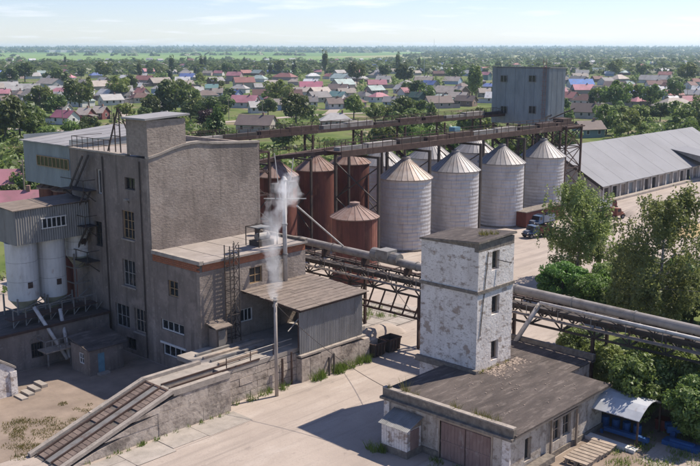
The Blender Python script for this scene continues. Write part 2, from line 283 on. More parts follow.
# ================================================================ the ground
def ground_height(x, y):
    r = math.hypot(x, y)
    if r < 2300: return 0.0
    a = math.atan2(y, x); t = min(1, (r - 2300) / 2500)
    return float(np.interp(r, [2300, 3500, 5000, 7000, 9500, 13000], [0, 2, 9, 15, 21, 28])) + t * (2.2 * math.sin(a * 19 + r * .0008) + 1.5 * math.sin(a * 37 - r * .0011)) + max(0, (r - 8000) / 5000) * 4 * math.sin(a * 14 + 1)
gm = B(); rings = [0, 40, 120, 300, 700, 1200, 1800, 2300, 2700, 3100, 3500, 4000, 4500, 5000, 5600, 6200, 7000, 8000, 9000, 10200, 11600, 13000]; NA = 220
gv = [(0, 0, 0)]; gf = []
for ri, r in enumerate(rings[1:]):
    for k in range(NA):
        a = 2 * math.pi * k / NA; x, y = r * math.cos(a), r * math.sin(a); gv.append((x, y, ground_height(x, y)))
for k in range(NA): gf.append((0, 1 + k, 1 + (k + 1) % NA))
for ri in range(len(rings) - 2):
    for k in range(NA):
        a = 1 + ri * NA + k; b_ = 1 + ri * NA + (k + 1) % NA; gf.append((a, a + NA, b_ + NA, b_))
gm.add(gv, gf)
gmat = bpy.data.materials.new('meadow_and_fields'); gmat.use_nodes = True
n = gmat.node_tree.nodes; l = gmat.node_tree.links; bs = n['Principled BSDF']; bs.inputs['Roughness'].default_value = 1; bs.inputs['Specular IOR Level'].default_value = 0.1
geo = n.new('ShaderNodeNewGeometry')
def gnoise(sc, st=(1, 1, 1), det=6):
    mp = n.new('ShaderNodeMapping'); mp.inputs['Scale'].default_value = st; l.new(geo.outputs['Position'], mp.inputs[0])
    t = n.new('ShaderNodeTexNoise'); t.inputs['Scale'].default_value = sc; t.inputs['Detail'].default_value = det; l.new(mp.outputs[0], t.inputs['Vector']); return t.outputs[0]
def gramp(x, stops, const=False):
    q = n.new('ShaderNodeValToRGB'); q.color_ramp.interpolation = 'CONSTANT' if const else 'LINEAR'; e = q.color_ramp.elements
    e[0].position, e[0].color = stops[0][0], (*stops[0][1], 1); e[1].position, e[1].color = stops[1][0], (*stops[1][1], 1)
    for p_, c_ in stops[2:]: k = e.new(p_); k.color = (*c_, 1)
    l.new(x, q.inputs[0]); return q.outputs[0]
near = gramp(gnoise(0.05, det=9), [(0.3, (0.05, 0.075, 0.022)), (0.44, (0.09, 0.125, 0.035)), (0.53, (0.14, 0.16, 0.055)), (0.6, (0.11, 0.115, 0.05)), (0.65, (0.24, 0.195, 0.13))])
mpf = n.new('ShaderNodeMapping'); mpf.inputs['Rotation'].default_value = (0, 0, R(-43)); mpf.inputs['Scale'].default_value = (0.0011, 0.00042, 0.0); l.new(geo.outputs['Position'], mpf.inputs[0])
vor = n.new('ShaderNodeTexVoronoi'); vor.inputs['Scale'].default_value = 1.0; l.new(mpf.outputs[0], vor.inputs['Vector'])
sepc = n.new('ShaderNodeSeparateColor'); l.new(vor.outputs['Color'], sepc.inputs[0])
far = gramp(sepc.outputs[0], [(0.0, (0.12, 0.2, 0.055)), (0.25, (0.17, 0.25, 0.08)), (0.5, (0.08, 0.14, 0.045)), (0.65, (0.27, 0.27, 0.13)), (0.85, (0.15, 0.22, 0.065))], True)
ln = n.new('ShaderNodeVectorMath'); ln.operation = 'LENGTH'; l.new(geo.outputs['Position'], ln.inputs[0])
mr = n.new('ShaderNodeMapRange'); mr.inputs[1].default_value = 1500; mr.inputs[2].default_value = 1900; l.new(ln.outputs['Value'], mr.inputs[0])
mxg = n.new('ShaderNodeMix'); mxg.data_type = 'RGBA'; l.new(mr.outputs[0], mxg.inputs[0]); l.new(near, mxg.inputs[6]); l.new(far, mxg.inputs[7]); l.new(mxg.outputs[2], bs.inputs['Base Color'])
struct('ground', gm, gmat)

# the dusty yard of the plant and the dirt court beside the mill
struct('yard', B().ext([(8, 30, 0.006), (8, 20, 0.006), (60, 20, 0.006), (64, 31, 0.006), (70, 34, 0.006), (96, 50, 0.006), (112, 46, 0.006), (160, 44, 0.006), (226, 60, 0.006), (240, 104, 0.006), (150, 112, 0.006), (64, 112, 0.006), (24, 98, 0.006), (8, 72, 0.006)], (0, 0, 0.02)), YARD)
struct('dirt_court', B().ext([(18, 57.6, 0.03), (45.9, 57.6, 0.03), (45.9, 73.7, 0.03), (18, 73.7, 0.03)], (0, 0, 0.01)), DIRT)
# concrete slabs along the foot of the loading dock and a track of slabs past the dumpsters
pave = struct('pavement', B().box(29.6, 50.5, 0.02, 43.4, 53.1, 0.05), YARD)
x = 29.7
while x < 43.2:
    w = random.uniform(2.2, 4.4); y = 50.5 + random.uniform(-.25, .3)
    for dy in ((2.5,) if random.random() < .6 else (1.3, 1.2)):
        b = B().box(x + 0.04, y + 0.03, 0.05, min(x + w, 43.3) - 0.02, y + dy - 0.03 - random.uniform(0, .12), 0.075 + random.uniform(0, 0.03)); o = part('slab', b, SLAB, pave); y += dy
    x += w
slabs = struct('pavement', B().box(64, 58.2, 0.02, 76, 66, 0.05), JOINT)
for i in range(6):
    for j in range(4):
        part('slab', B().box(64.05 + i * 2, 58.25 + j * 1.95, 0.04, 65.95 + i * 2, 60.1 + j * 1.95, 0.08 + random.uniform(0, .025)), SLAB, slabs)

# ================================================================ loading dock with ramp
RAMPWOOD = mat('grimy_ramp_wood', (0.22, 0.165, 0.135), (0.14, 0.105, 0.09), 1.5, rough=0.9, rnd=0.2, bump=0.3)
dock = thing('loading_dock', 'raised concrete loading dock with a sloping ramp beside the grey mill', 'dock', (36, 55, 0))
D0, D1, DT = 53.2, 57.2, 3.0           # near face, far face, top
XR0, XR1, XE = 28.4, 37.9, 43.3        # ramp foot, ramp head, end of the narrow part
rz = lambda x: max(0.02, min(DT, DT * (x - XR0) / (XR1 - XR0)))
core = B().ext([(XR0, D0 + .12, 0), (XE, D0 + .12, 0), (XE, D0 + .12, DT - .25), (XR1, D0 + .12, DT - .25), (XR0 + .8, D0 + .12, 0)], (0, D1 - D0 - .24, 0))
part('core', core, JOINT, dock)
for (ya, yb) in ((D0, D0 + .12), (D1 - .12, D1)):      # facing blocks in courses
    zc = 0.0; row = 0
    while zc < DT - .3:
        h = (1.05, .8, 1.0)[row % 3]; x = XR0 + 0.3 + (row % 2) * 0.5
        while x < XE:
            w = random.uniform(1.7, 2.9); x1 = min(x + w, XE)
            if x1 - x > .3:
                zt0 = min(zc + h, rz(x) - .22); zt1 = min(zc + h, rz(x1) - .22)
                if max(zt0, zt1) > zc + .05:
                    g = .008; o = random.uniform(0, .045); s_ = -o if ya == D0 else 0; e_ = o if ya != D0 else 0
                    zt0 = max(zt0, zc + .03); zt1 = max(zt1, zc + .03)
                    part('block', B().ext([(x + g, ya + s_, zc + g), (x1 - g, ya + s_, zc + g), (x1 - g, ya + s_, zt1 - g), (x + g, ya + s_, zt0 - g)], (0, yb - ya + e_ - s_, 0)), BLOCK, dock)
            x = x1 + .0001
        zc += h; row += 1
for (ya, yb, xe) in ((D0 - .06, D0 + .34, XE), (D1 - .34, D1 + .06, XE)):   # copings
    part('coping', B().ext([(XR0 - .1, ya, 0.05), (XR0 - .1, ya, .3), (XR1, ya, DT + .28), (XR1, ya, DT + .02)], (0, yb - ya, 0)), COPING, dock)
    part('coping', B().box(XR1, ya, DT - .2, xe, yb, DT + .27), COPING, dock)
sl = DT / (XR1 - XR0); bed = B().ext([(XR0 + .2, D0 + .34, .05), (XR1, D0 + .34, DT - .02), (XR1, D0 + .34, DT - .2), (XR0 + .2, D0 + .34, -.1)], (0, D1 - D0 - .68, 0))
part('ramp_bed', bed, JOINT, dock)
def ramp_pt(x, y, dz): return (x, y, DT * (x - XR0) / (XR1 - XR0) + dz)
part('ramp_plate', B().ext([ramp_pt(XR0 + .3, 54.9, .03), ramp_pt(XR1, 54.9, .03), ramp_pt(XR1, 55.5, .03), ramp_pt(XR0 + .3, 55.5, .03)], (0, 0, .05)), GREYSTEEL, dock)
for yy in (53.75, 54.75, 55.62, 56.65):
    part('rail', B().bar(ramp_pt(XR0 + .3, yy, .1), ramp_pt(XR1, yy, .1), .11, .16), RUSTSTEEL, dock)
for (ya, yb) in ((53.82, 54.68), (55.7, 56.58)):
    x = XR0 + .4
    while x < XR1 - .3:
        if random.random() > .04: part('plank', B().ext([ramp_pt(x, ya, .02), ramp_pt(x + .34, ya, .02), ramp_pt(x + .34, yb, .02), ramp_pt(x, yb, .02)], (0, 0, .05)), RAMPWOOD, dock)
        x += .38
# flat top with the tipping pit
part('deck', B().box(XR1, D0 + .34, DT - .25, XE, 54.3, DT).box(XR1, 55.25, DT - .25, XE, D1 - .34, DT).box(XR1, 54.3, DT - .25, XR1 + .5, 55.25, DT), SLAB, dock)
part('pit_floor', B().box(XR1 + .5, 54.3, DT - 1.4, XE, 55.25, DT - 1.3), VOIDB, dock)
for yy in (54.27, 55.28): part('pit_kerb', B().box(XR1 + .4, yy - .06, DT, XE + 4, yy + .06, DT + .12), RUSTSTEEL, dock)
part('edge_beam', B().box(XR1 - .12, D0 + .36, DT, XR1 + .1, D1 - .36, DT + .09), RUSTSTEEL, dock)
# wide platform under the canopy
part('platform', B().box(XE + .02, 54.25, 2.6, 60.2, 60.1, DT - .02), SLAB, dock)
part('platform_core', B().box(XE + .3, 54.6, 0, 60.0, 60.1, 2.6), JOINT, dock)
zc = 0; row = 0
for row in range(4):
    x = XE + .03 + (row % 2) * .6
    while x < 60.1:
        w = random.uniform(1.2, 1.8); x1 = min(x + w, 60.1)
        if x1 - x > .3:
            o = random.uniform(0, .04); part('block', B().box(x + .02, 54.28 - o, row * .64 + .02, x1 - .02, 54.6, row * .64 + .62), BLOCK, dock)
        x = x1
for i in range(9):
    xx = XE + .6 + i * 1.25
    part('rail_post', B().bar((xx, 54.35, DT - .02), (xx, 54.35, DT + .95), .06), RUSTSTEEL, dock) if i in (0, 2, 4) else None
part('hand_rail', B().cyl((XE + .6, 54.35, DT + .9), (51, 54.35, DT + .9), .035, 6), GREYSTEEL, dock)
part('hand_rail', B().cyl((XE + .6, 54.35, DT + .45), (51, 54.35, DT + .45), .03, 6), GREYSTEEL, dock)
for i in range(4):
    part('floor_beam', B().box(44.2, 55.6 + i * 1.0, DT, 50.8, 55.85 + i * 1.0, DT + .16), GREYSTEEL if i % 2 else WOODGREY, dock)
part('side_post', B().bar((49.5, 53.9, 0), (49.5, 53.9, 2.6), .14).bar((50.6, 53.95, 0), (50.6, 53.95, 2.9), .12), RUSTSTEEL, dock)

# ================================================================ tall grey mill building
mill = thing('mill_building', 'tall grey brick mill block with a flat-roofed penthouse on its corner', 'building', (52, 73, 0))
MX0, MX1, MY0, MY1, MZ = 46.0, 58.8, 66.9, 79.9, 18.6
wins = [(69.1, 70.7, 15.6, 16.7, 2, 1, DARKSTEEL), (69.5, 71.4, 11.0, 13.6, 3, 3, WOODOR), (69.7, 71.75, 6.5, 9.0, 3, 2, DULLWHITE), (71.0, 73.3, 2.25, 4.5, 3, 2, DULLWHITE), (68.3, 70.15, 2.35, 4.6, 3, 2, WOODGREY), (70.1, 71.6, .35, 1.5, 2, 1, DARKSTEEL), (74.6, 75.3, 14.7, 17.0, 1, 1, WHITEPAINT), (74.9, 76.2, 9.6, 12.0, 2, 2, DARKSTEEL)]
holes = [w[:4] for w in wins]
part('wall', B().wall('x', MX0, MY0 + .401, MY1, 0, MZ, .4, holes), GREYPLASTER, mill)
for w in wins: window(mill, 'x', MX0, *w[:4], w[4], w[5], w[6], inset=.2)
for w in (wins[1], wins[2], wins[4]): part('sill', B().box(MX0 - .14, w[0] - .12, w[2] - .14, MX0 + .1, w[1] + .12, w[2] - .02), COPING, mill)
prof = [(46.0, 18.62), (47.2, 18.85), (48.4, 19.2), (49.6, 19.45), (50.6, 19.58), (51.7, 19.6), (53, 19.42), (55, 19.3), (58.8, 19.12)]
part('wall', B().ext([(46.0, MY0, 0), (58.8, MY0, 0)] + [(a, MY0, b) for a, b in reversed(prof)], (0, .4, 0)), GREYBRICK, mill)
part('wall', B().box(MX1 - .4, MY0 + .41, 0, MX1 - .01, MY1, 19.1).box(MX0 + .41, MY1 - .4, 0, MX1 - .41, MY1, MZ), GREYBRICK, mill)
part('roof', B().box(MX0 + .02, MY0 + .42, MZ - .3, MX1 - .42, MY1 - .02, MZ - .05), FLATROOF, mill)
part('parapet', B().box(MX0 - .1, 70.3, MZ, MX0 + .42, MY1 + .05, MZ + .16), COPING, mill)
for i in range(len(prof) - 1):
    (a, b), (c, d) = prof[i], prof[i + 1]
    part('coping', B().ext([(a, MY0 - .1, b), (c, MY0 - .1, d), (c, MY0 - .1, d + .2), (a, MY0 - .1, b + .2)], (0, .6, 0)), COPING, mill)
# penthouse
part('penthouse', B().box(46.03, 66.96, 18.8, 50.15, 70.15, 21.95), GREYBRICK, mill)
part('penthouse_roof', B().ext([(45.75, 66.78, 21.95), (50.55, 66.78, 22.2), (50.55, 66.78, 22.36), (45.75, 66.78, 22.11)], (0, 3.7, 0)), SHEETROOF, mill)
# roof rail and service walkways on the shady face
rl = B()
for i in range(8):
    yy = 73.2 + i * .93; rl.bar((46.2, yy, MZ + .15), (46.2, yy, MZ + 1.25), .05)
for zz in (.7, 1.22): rl.bar((46.2, 73.2, MZ + zz), (46.2, 79.7, MZ + zz), .05)
rl.bar((46.2, 79.7, MZ + 1.22), (49.5, 79.7, MZ + 1.22), .05)
part('railing', rl, DARKSTEEL, mill)
for k, zz in enumerate((15.0, 11.6, 8.2)):
    part('balcony', B().box(44.6, 75.5, zz - .08, 45.98, 79.5, zz).bar((44.65, 75.5, zz + 1), (44.65, 79.5, zz + 1), .06).bar((44.65, 75.5, zz), (44.65, 75.5, zz + 1), .06).bar((44.65, 77.5, zz), (44.65, 77.5, zz + 1), .06).bar((45.9, 75.5, zz + 1), (44.65, 75.5, zz + 1), .06).bar((44.7, 75.7, zz - .05), (45.95, 75.7, zz - 1.1), .08).bar((44.7, 79.2, zz - .05), (45.95, 79.2, zz - 1.1), .08), DARKSTEEL, mill)
    part('stair', B().bar((45.0, 78.6, zz), (45.0, 75.9, zz + 3.3), .07, .22).bar((45.6, 78.6, zz), (45.6, 75.9, zz + 3.3), .07, .22), DARKSTEEL, mill)
part('bracket_lamp', B().bar((45.98, 70.2, 14.4), (45.2, 69.3, 14.9), .06).box(45.0, 69.0, 14.82, 45.3, 69.5, 14.95), GREYSTEEL, mill)
part('drain_pipe', B().cyl((45.9, 68.2, .2), (45.9, 68.2, 18.3), .06, 6).cyl((45.9, 74.1, .2), (45.9, 74.1, 18.3), .06, 6), DARKSTEEL, mill)
# A-frame mast on the roof edge
mast = thing('roof_mast', 'dark steel A-frame hoist mast on the mill roof edge beside the penthouse', 'mast', (47, 72.6, MZ))
part('leg', B().bar((46.6, 72.0, MZ - .05), (47.2, 73.0, MZ + 4.1), .12), DARKSTEEL, mast); part('leg', B().bar((46.6, 74.2, MZ - .05), (47.2, 73.1, MZ + 4.1), .12), DARKSTEEL, mast)
part('leg', B().bar((49.0, 73.2, MZ - .05), (47.2, 73.05, MZ + 4.1), .1), DARKSTEEL, mast); part('brace', B().bar((46.75, 72.4, MZ + 1.6), (46.75, 73.8, MZ + 1.6), .07).bar((46.8, 72.5, MZ + 2.6), (47, 73.6, MZ + 2.6), .07), DARKSTEEL, mast)
part('mast_pole', B().cyl((47.6, 74.4, MZ - .05), (47.6, 74.4, MZ + 3.6), .06, 6), DARKSTEEL, mast)

# ================================================================ lower wing with flat pale roof
wing = thing('mill_wing', 'three-storey grey mill wing with flat pale roof and red brick band', 'building', (52, 63.5, 0))
WY0, WX1, WZ = 60.2, 58.4, 9.55
lw = [(63.3, 64.7, 6.75, 8.2, 2, 2, WOODOR), (62.65, 66.0, 3.45, 4.4, 4, 1, WHITEPAINT), (62.5, 65.85, 1.1, 2.15, 4, 1, WHITEPAINT)]
part('wall', B().wall('x', 46.0, WY0 + .401, MY0 - .01, 0, WZ, .4, [w[:4] for w in lw]), GREYPLASTER, wing)
for w in lw: window(wing, 'x', 46.0, *w[:4], w[4], w[5], w[6], inset=.16)
part('lintel', B().box(45.9, 62.4, 2.17, 46.05, 66.1, 2.34), WHITEPAINT, wing)
fw_ = [(51.5, 53.0, 7.5, 9.0, 2, 2, WOODOR), (50.4, 51.8, 4.2, 5.4, 3, 1, WHITEPAINT)]
part('wall', B().wall('y', WY0, 46.0, WX1, 0, WZ, .4, [w[:4] for w in fw_]), GREYBRICK, wing)
for w in fw_: window(wing, 'y', WY0, *w[:4], w[4], w[5], w[6], inset=.14)
part('wall', B().box(WX1 - .4, WY0 + .41, 0, WX1 - .01, MY0 - .01, WZ), GREYBRICK, wing)
nb = 0
for row in range(4):      # red brick band under the roof, brick by brick on the shady end and along the front
    zb = WZ + .02 + row * .165; y = WY0 + .02 + (row % 2) * .3
    while y < MY0 - .2:
        part('brick', B().box(45.97 - random.uniform(0, .02), y + .012, zb + .01, 46.3, min(y + .6, MY0 - .03) - .012, zb + .155), REDBRICK, wing); y += .6
part('brick_band', B().box(46.05, WY0 + .03, WZ, WX1 - .05, MY0 - .03, WZ + .66), JOINT, wing)
part('brick_band', B().box(46.31, WY0 - .005, WZ + .02, WX1 - .02, WY0 + .02, WZ + .6), REDBRICK, wing)
part('roof', B().box(46.32, WY0 - .25, WZ + .68, WX1 + .1, MY0 - .02, WZ + .86), FLATROOF, wing)
part('roof_kerb', B().box(45.85, WY0 - .22, WZ + .67, 46.3, MY0 - .02, WZ + 1.0), COPING, wing)
for i in range(3): part('roof_seam', B().box(48.6 + i * 3.2, WY0 - .24, WZ + .862, 48.68 + i * 3.2, MY0 - .1, WZ + .885), COPING, wing)
part('roof_end_kerb', B().box(WX1 - .25, WY0 - .2, WZ + .865, WX1 + .12, MY0 - .05, WZ + 1.1), BARECONC, wing)
# ladder tower on the sunny face
lt = thing('caged_ladder', 'dark steel caged ladder climbing the sunny face of the mill wing', 'ladder', (49, 59.8, 3))
for (xx, yy) in ((48.5, 59.9), (49.5, 59.9), (48.5, 59.2), (49.5, 59.2)): part('upright', B().bar((xx, yy, 3.0), (xx, yy, 11.6), .07), DARKSTEEL, lt)
for i in range(22): part('rung', B().bar((48.5, 59.9, 3.3 + i * .36), (49.5, 59.9, 3.3 + i * .36), .045), DARKSTEEL, lt)
cg = B()
for i in range(8):
    zz = 3.4 + i * 1.05; cg.bar((48.5, 59.2, zz), (49.5, 59.2, zz), .05).bar((48.5, 59.9, zz), (48.5, 59.2, zz), .05).bar((49.5, 59.9, zz), (49.5, 59.2, zz), .05)
    cg.bar((48.5, 59.2, zz), (49.5, 59.2, zz + 1.05), .045).bar((49.5, 59.2, zz), (49.5, 59.9, zz + 1.05), .045)
part('cage', cg, DARKSTEEL, lt)
# kiosk at the wall's foot
kk = thing('utility_kiosk', 'small whitewashed kiosk with sheet roof against the wing corner', 'kiosk', (47.3, 59.5, 3))
part('body', B().box(46.7, 59.1, 2.98, 47.9, 60.1, 4.6), GREYPLASTER, kk); part('roof', B().ext([(46.4, 58.7, 4.75), (48.2, 58.7, 4.75), (48.2, 60.15, 5.05), (46.4, 60.15, 5.05)], (0, 0, .08)), TANSHEET, kk)
part('door', B().box(46.85, 58.95, 3.05, 47.6, 58.99, 4.5), GREYSTEEL, kk)
# roof machine
rm = thing('rooftop_fan', 'dark rooftop fan unit inside a pipe frame on the pale flat roof', 'machine', (54.5, 62, WZ + .86))
part('housing', B().box(53.6, 61.2, WZ + .86, 55.4, 62.6, WZ + 1.35), DARKSTEEL, rm); part('motor', B().cyl((53.9, 61.9, WZ + 1.65), (55.3, 61.9, WZ + 1.65), .34, 12), GREYSTEEL, rm)
fr = B()
for xx in (53.4, 55.6):
    for yy in (61.0, 62.8): fr.bar((xx, yy, WZ + .86), (xx, yy, WZ + 2.6), .07)
fr.bar((53.4, 61, WZ + 2.6), (55.6, 61, WZ + 2.6), .07).bar((53.4, 62.8, WZ + 2.6), (55.6, 62.8, WZ + 2.6), .07).bar((53.4, 61, WZ + 2.6), (53.4, 62.8, WZ + 2.6), .07).bar((55.6, 61, WZ + 2.6), (55.6, 62.8, WZ + 2.6), .07)
part('frame', fr, DARKSTEEL, rm); part('cover', B().box(53.2, 60.8, WZ + 2.65, 54.6, 62.0, WZ + 2.72), GREYSHEET, rm)
rv = thing('roof_cowl', 'small dark vent cowl at the back of the pale flat roof', 'vent', (57.2, 65.5, WZ + .86))
part('stack', B().cyl((57.2, 65.5, WZ + .86), (57.2, 65.5, WZ + 1.7), .3, 10), DARKSTEEL, rv); part('cap', B().cyl((57.2, 65.5, WZ + 1.75), (57.2, 65.5, WZ + 2.1), .5, 10, .05), DARKSTEEL, rv)

# ================================================================ canopy over the platform
can = thing('loading_canopy', 'tan board canopy over the loading platform with grey corrugated side wall', 'canopy', (55, 57, 3))
N = 12
for i in range(N):
    t0, t1 = i / N, (i + 1) / N; ya, yb = 53.45 + 6.7 * t0, 53.45 + 6.7 * t1 + .1; za, zb = 6.42 + .7 * t0, 6.42 + .7 * t1; xa, xb = 51.15 - .75 * t0, 59.85 - .9 * t0
    xs = [xa + random.uniform(-.05, .05), xa + (xb - xa) * random.uniform(.25, .42), xa + (xb - xa) * random.uniform(.6, .8), xb + random.uniform(-.06, .06)]
    for k in range(3):
        dz = random.uniform(0, .025) + .02; part('roof_board', B().ext([(xs[k] + .01, ya, za + dz), (xs[k + 1] - .01, ya, za + dz), (xs[k + 1] - .01, yb, zb + dz - .03), (xs[k] + .01, yb, zb + dz - .03)], (0, 0, .06)), TANSHEET, can)
part('roof_frame', B().box(51.3, 53.6, 6.25, 59.6, 53.8, 6.4).box(50.6, 59.8, 6.9, 59.0, 60.1, 7.05).ext([(51.2, 53.6, 6.25), (51.4, 53.6, 6.25), (50.9, 60, 6.95), (50.7, 60, 6.95)], (0, 0, .14)).ext([(59.4, 53.6, 6.25), (59.6, 53.6, 6.25), (58.9, 60, 6.95), (58.7, 60, 6.95)], (0, 0, .14)), RUSTSTEEL, can)
part('roof_lining', B().ext([(51.35, 53.8, 6.36), (59.5, 53.8, 6.36), (58.75, 59.9, 6.98), (50.8, 59.9, 6.98)], (0, 0, .03)), VOIDB, can)
for i in range(8): part('wall_sheet', B().sheet((51.5 + i * .99, 53.92 - (i % 2) * .015, 2.45), (1.0, 0, 0), (0, 0, 3.85), (0, -1, 0), .2, .04), GREYSHEET, can)
part('wall_frame', B().bar((51.6, 54.05, DT), (51.6, 54.05, 6.3), .16).bar((59.4, 54.05, DT), (59.4, 54.05, 6.3), .16).bar((51.5, 54.02, 4.4), (59.4, 54.02, 4.4), .12), RUSTSTEEL, can)
for i in range(4): part('end_sheet', B().sheet((59.42, 54.1 + i * 1.48, 2.98), (0, 1.48, 0), (0, 0, 3.35 + i * .14), (1, 0, 0), .2, .04), GREYSHEET, can)
part('brace', B().cyl((51.5, 54.0, 5.6), (50.0, 53.7, 4.9), .05, 6), GREYSTEEL, can)
x = 51.4
fb = thing('footing_wall', 'low broken concrete footing below the corrugated canopy wall', 'wall', (55.4, 54, 0))
while x < 60:
    w = random.uniform(1.0, 1.6); part('block', B().box(x + .02, 53.62 - random.uniform(0, .08), 0, x + w - .02, 54.22, 2.1 + random.uniform(-.12, .1)), BLOCK, fb); x += w
part('cap', B().box(51.35, 53.55, 2.25, 59.6, 54.22, 2.42), COPING, fb)
tp = thing('leaning_pipes', 'pair of short dark pipes leaning on the canopy footing', 'pipes', (55, 53.3, 0))
part('pipe', B().cyl((54.3, 53.1, 0), (54.7, 53.5, 1.5), .09, 8), DARKSTEEL, tp); part('pipe', B().cyl((54.9, 53.1, 0), (55.3, 53.5, 1.7), .09, 8), DARKSTEEL, tp)

# lamp mast in front of the canopy, white flue on the wing, rods
pole = thing('dock_pole', 'slim pale pole standing in front of the loading canopy', 'pole', (47.9, 52.9, 0))
part('pole', B().cyl((47.9, 52.9, 0), (47.9, 52.9, 8.1), .15, 12, .13), mat('weathered_mast', (0.4, 0.35, 0.31), (0.3, 0.255, 0.22), 1.5, (1, 1, .4), rough=.8), pole, True)
part('cap', B().cyl((47.9, 52.9, 8.1), (47.9, 52.9, 8.2), .18, 12), GREYSTEEL, pole); part('bracket', B().bar((47.9, 52.9, 7.6), (48.6, 53.4, 7.7), .06), GREYSTEEL, pole)
flue = thing('white_flue', 'tall thin white flue with a floodlight platform behind the canopy', 'flue', (55.5, 59.85, 7))
part('pipe', B().cyl((55.5, 59.85, 7.1), (55.5, 59.85, 16.4), .2, 12), POLEW, flue, True); part('cap', B().cyl((55.5, 59.85, 16.5), (55.5, 59.85, 16.8), .32, 12, .1), POLEW, flue)
for zz in (9.6, 12.4, 14.6): part('collar', B().cyl((55.5, 59.85, zz), (55.5, 59.85, zz + .12), .26, 12), GREYSTEEL, flue)
fa, fb2 = gy(255, 203.5, 59.75), gy(297, 206, 59.75)
part('platform', B().bar((54.2, 61.15, fa[2]), (56.8, 58.35, fa[2]), .3, .07), GREYSTEEL, flue)
part('floodlight', B().box(54.0, 59.5, fa[2] + .7, 54.7, 60.0, fa[2] + 1.5).bar((54.35, 59.75, fa[2]), (54.35, 59.75, fa[2] + .8), .08), DARKSTEEL, flue); part('floodlight', B().box(56.1, 59.5, fa[2] + .9, 56.7, 60.0, fa[2] + 1.5).bar((56.4, 59.75, fa[2]), (56.4, 59.75, fa[2] + 1), .08), GREYSTEEL, flue)
part('arm', B().bar((54.9, 59.75, fa[2]), (54.3, 59.75, fa[2] + 4.2), .06), POLEW, flue); part('arm', B().bar((55.9, 59.75, fa[2]), (56.6, 59.75, fa[2] + 3.6), .06), POLEW, flue)
part('ladder_rung', B().bar((55.5, 59.85, 10.6), (55.5, 60.2, 10.6), .06).bar((55.5, 59.85, 9.0), (55.5, 60.2, 9.0), .06), GREYSTEEL, flue)
solo('stay_rod', B().cyl(tuple(gy(297, 206, 59.75)), tuple(gx(343, 246, 65.9)), .09, 8), POLEW, 'slanting pale stay rod from the white flue down to the big pipe', 'rod')

# ================================================================ steam
sm = bpy.data.materials.new('steam'); sm.use_nodes = True; sn = sm.node_tree.nodes; slk = sm.node_tree.links; sn.clear()
so = sn.new('ShaderNodeOutputMaterial'); pv = sn.new('ShaderNodeVolumePrincipled'); pv.inputs['Color'].default_value = (0.96, 0.96, 0.97, 1); pv.inputs['Anisotropy'].default_value = 0.1
g2 = sn.new('ShaderNodeNewGeometry'); nz2 = sn.new('ShaderNodeTexNoise'); nz2.inputs['Scale'].default_value = 1.6; nz2.inputs['Detail'].default_value = 6; slk.new(g2.outputs['Position'], nz2.inputs['Vector'])
slk.new(pv.outputs[0], so.inputs['Volume'])
_pl = [(gy(u_, v_, 55.6), r_) for (u_, v_, r_) in ((275, 300, .45), (274.5, 282, .62), (274, 264, .72), (272.5, 245, .8), (273, 226, .9), (277, 211, 1.05), (283, 199, 1.3), (288, 190, 1.4), (290, 180, 1.0), (290, 172, .4))]
_z0, _z1 = float(_pl[0][0][2]), float(_pl[-1][0][2]); _xa, _xb = 50.0, 60.0
sx = sn.new('ShaderNodeSeparateXYZ'); slk.new(g2.outputs['Position'], sx.inputs[0])
def smath(op, a, b=None):
    q = sn.new('ShaderNodeMath'); q.operation = op
    for i, w in enumerate((a, b)):
        if w is None: continue
        if isinstance(w, (int, float)): q.inputs[i].default_value = w
        else: slk.new(w, q.inputs[i])
    return q.outputs[0]
tz = smath('DIVIDE', smath('SUBTRACT', sx.outputs[2], _z0), _z1 - _z0)
def curve(vals):
    c = sn.new('ShaderNodeFloatCurve'); cv = c.mapping.curves[0]; pts = [((float(p[2]) - _z0) / (_z1 - _z0), y_) for p, y_ in vals]
    cv.points[0].location = pts[0]; cv.points[1].location = pts[-1]
    for p in pts[1:-1]: cv.points.new(*p)
    c.mapping.update(); slk.new(tz, c.inputs['Value']); return c.outputs[0]
cxn = smath('ADD', smath('MULTIPLY', curve([(p, (float(p[0]) - _xa) / (_xb - _xa)) for p, r_ in _pl]), _xb - _xa), _xa)
rn = smath('MULTIPLY', curve([(p, r_ / 2) for p, r_ in _pl]), 2.0)
ddx = smath('SUBTRACT', sx.outputs[0], cxn); ddy = smath('SUBTRACT', sx.outputs[1], 55.6)
dist = smath('DIVIDE', smath('SQRT', smath('ADD', smath('MULTIPLY', ddx, ddx), smath('MULTIPLY', ddy, ddy))), rn)
nz2.inputs['Scale'].default_value = 0.85
body = smath('SUBTRACT', smath('ADD', 0.66, smath('MULTIPLY', smath('SUBTRACT', nz2.outputs[0], 0.5), 2.6)), smath('MULTIPLY', dist, 0.75))
m2 = sn.new('ShaderNodeMapRange'); m2.inputs[1].default_value = 0.0; m2.inputs[2].default_value = 0.5; m2.inputs[4].default_value = 2.6; slk.new(body, m2.inputs[0]); slk.new(m2.outputs[0], pv.inputs['Density'])
st = B()
for i in range(len(_pl) - 1): st.cyl(tuple(_pl[i][0]), tuple(_pl[i + 1][0]), _pl[i][1] * 2.0, 14, _pl[i + 1][1] * 2.0) if False else None
st.ext([(float(_pl[0][0][0]) - 3.2, 52.6, _z0), (float(_pl[0][0][0]) + 4.6, 52.6, _z0), (float(_pl[0][0][0]) + 4.6, 58.6, _z0), (float(_pl[0][0][0]) - 3.2, 58.6, _z0)], (0, 0, _z1 - _z0))
o = solo('steam_plume', st, sm, 'puff of white steam drifting up above the canopy', 'steam'); o['kind'] = 'stuff'
vp = gy(275, 297, 55.6); vent = thing('steam_vent', 'short vent pipe on the canopy roof under the steam', 'vent', (vp[0], 55.6, 6.6))
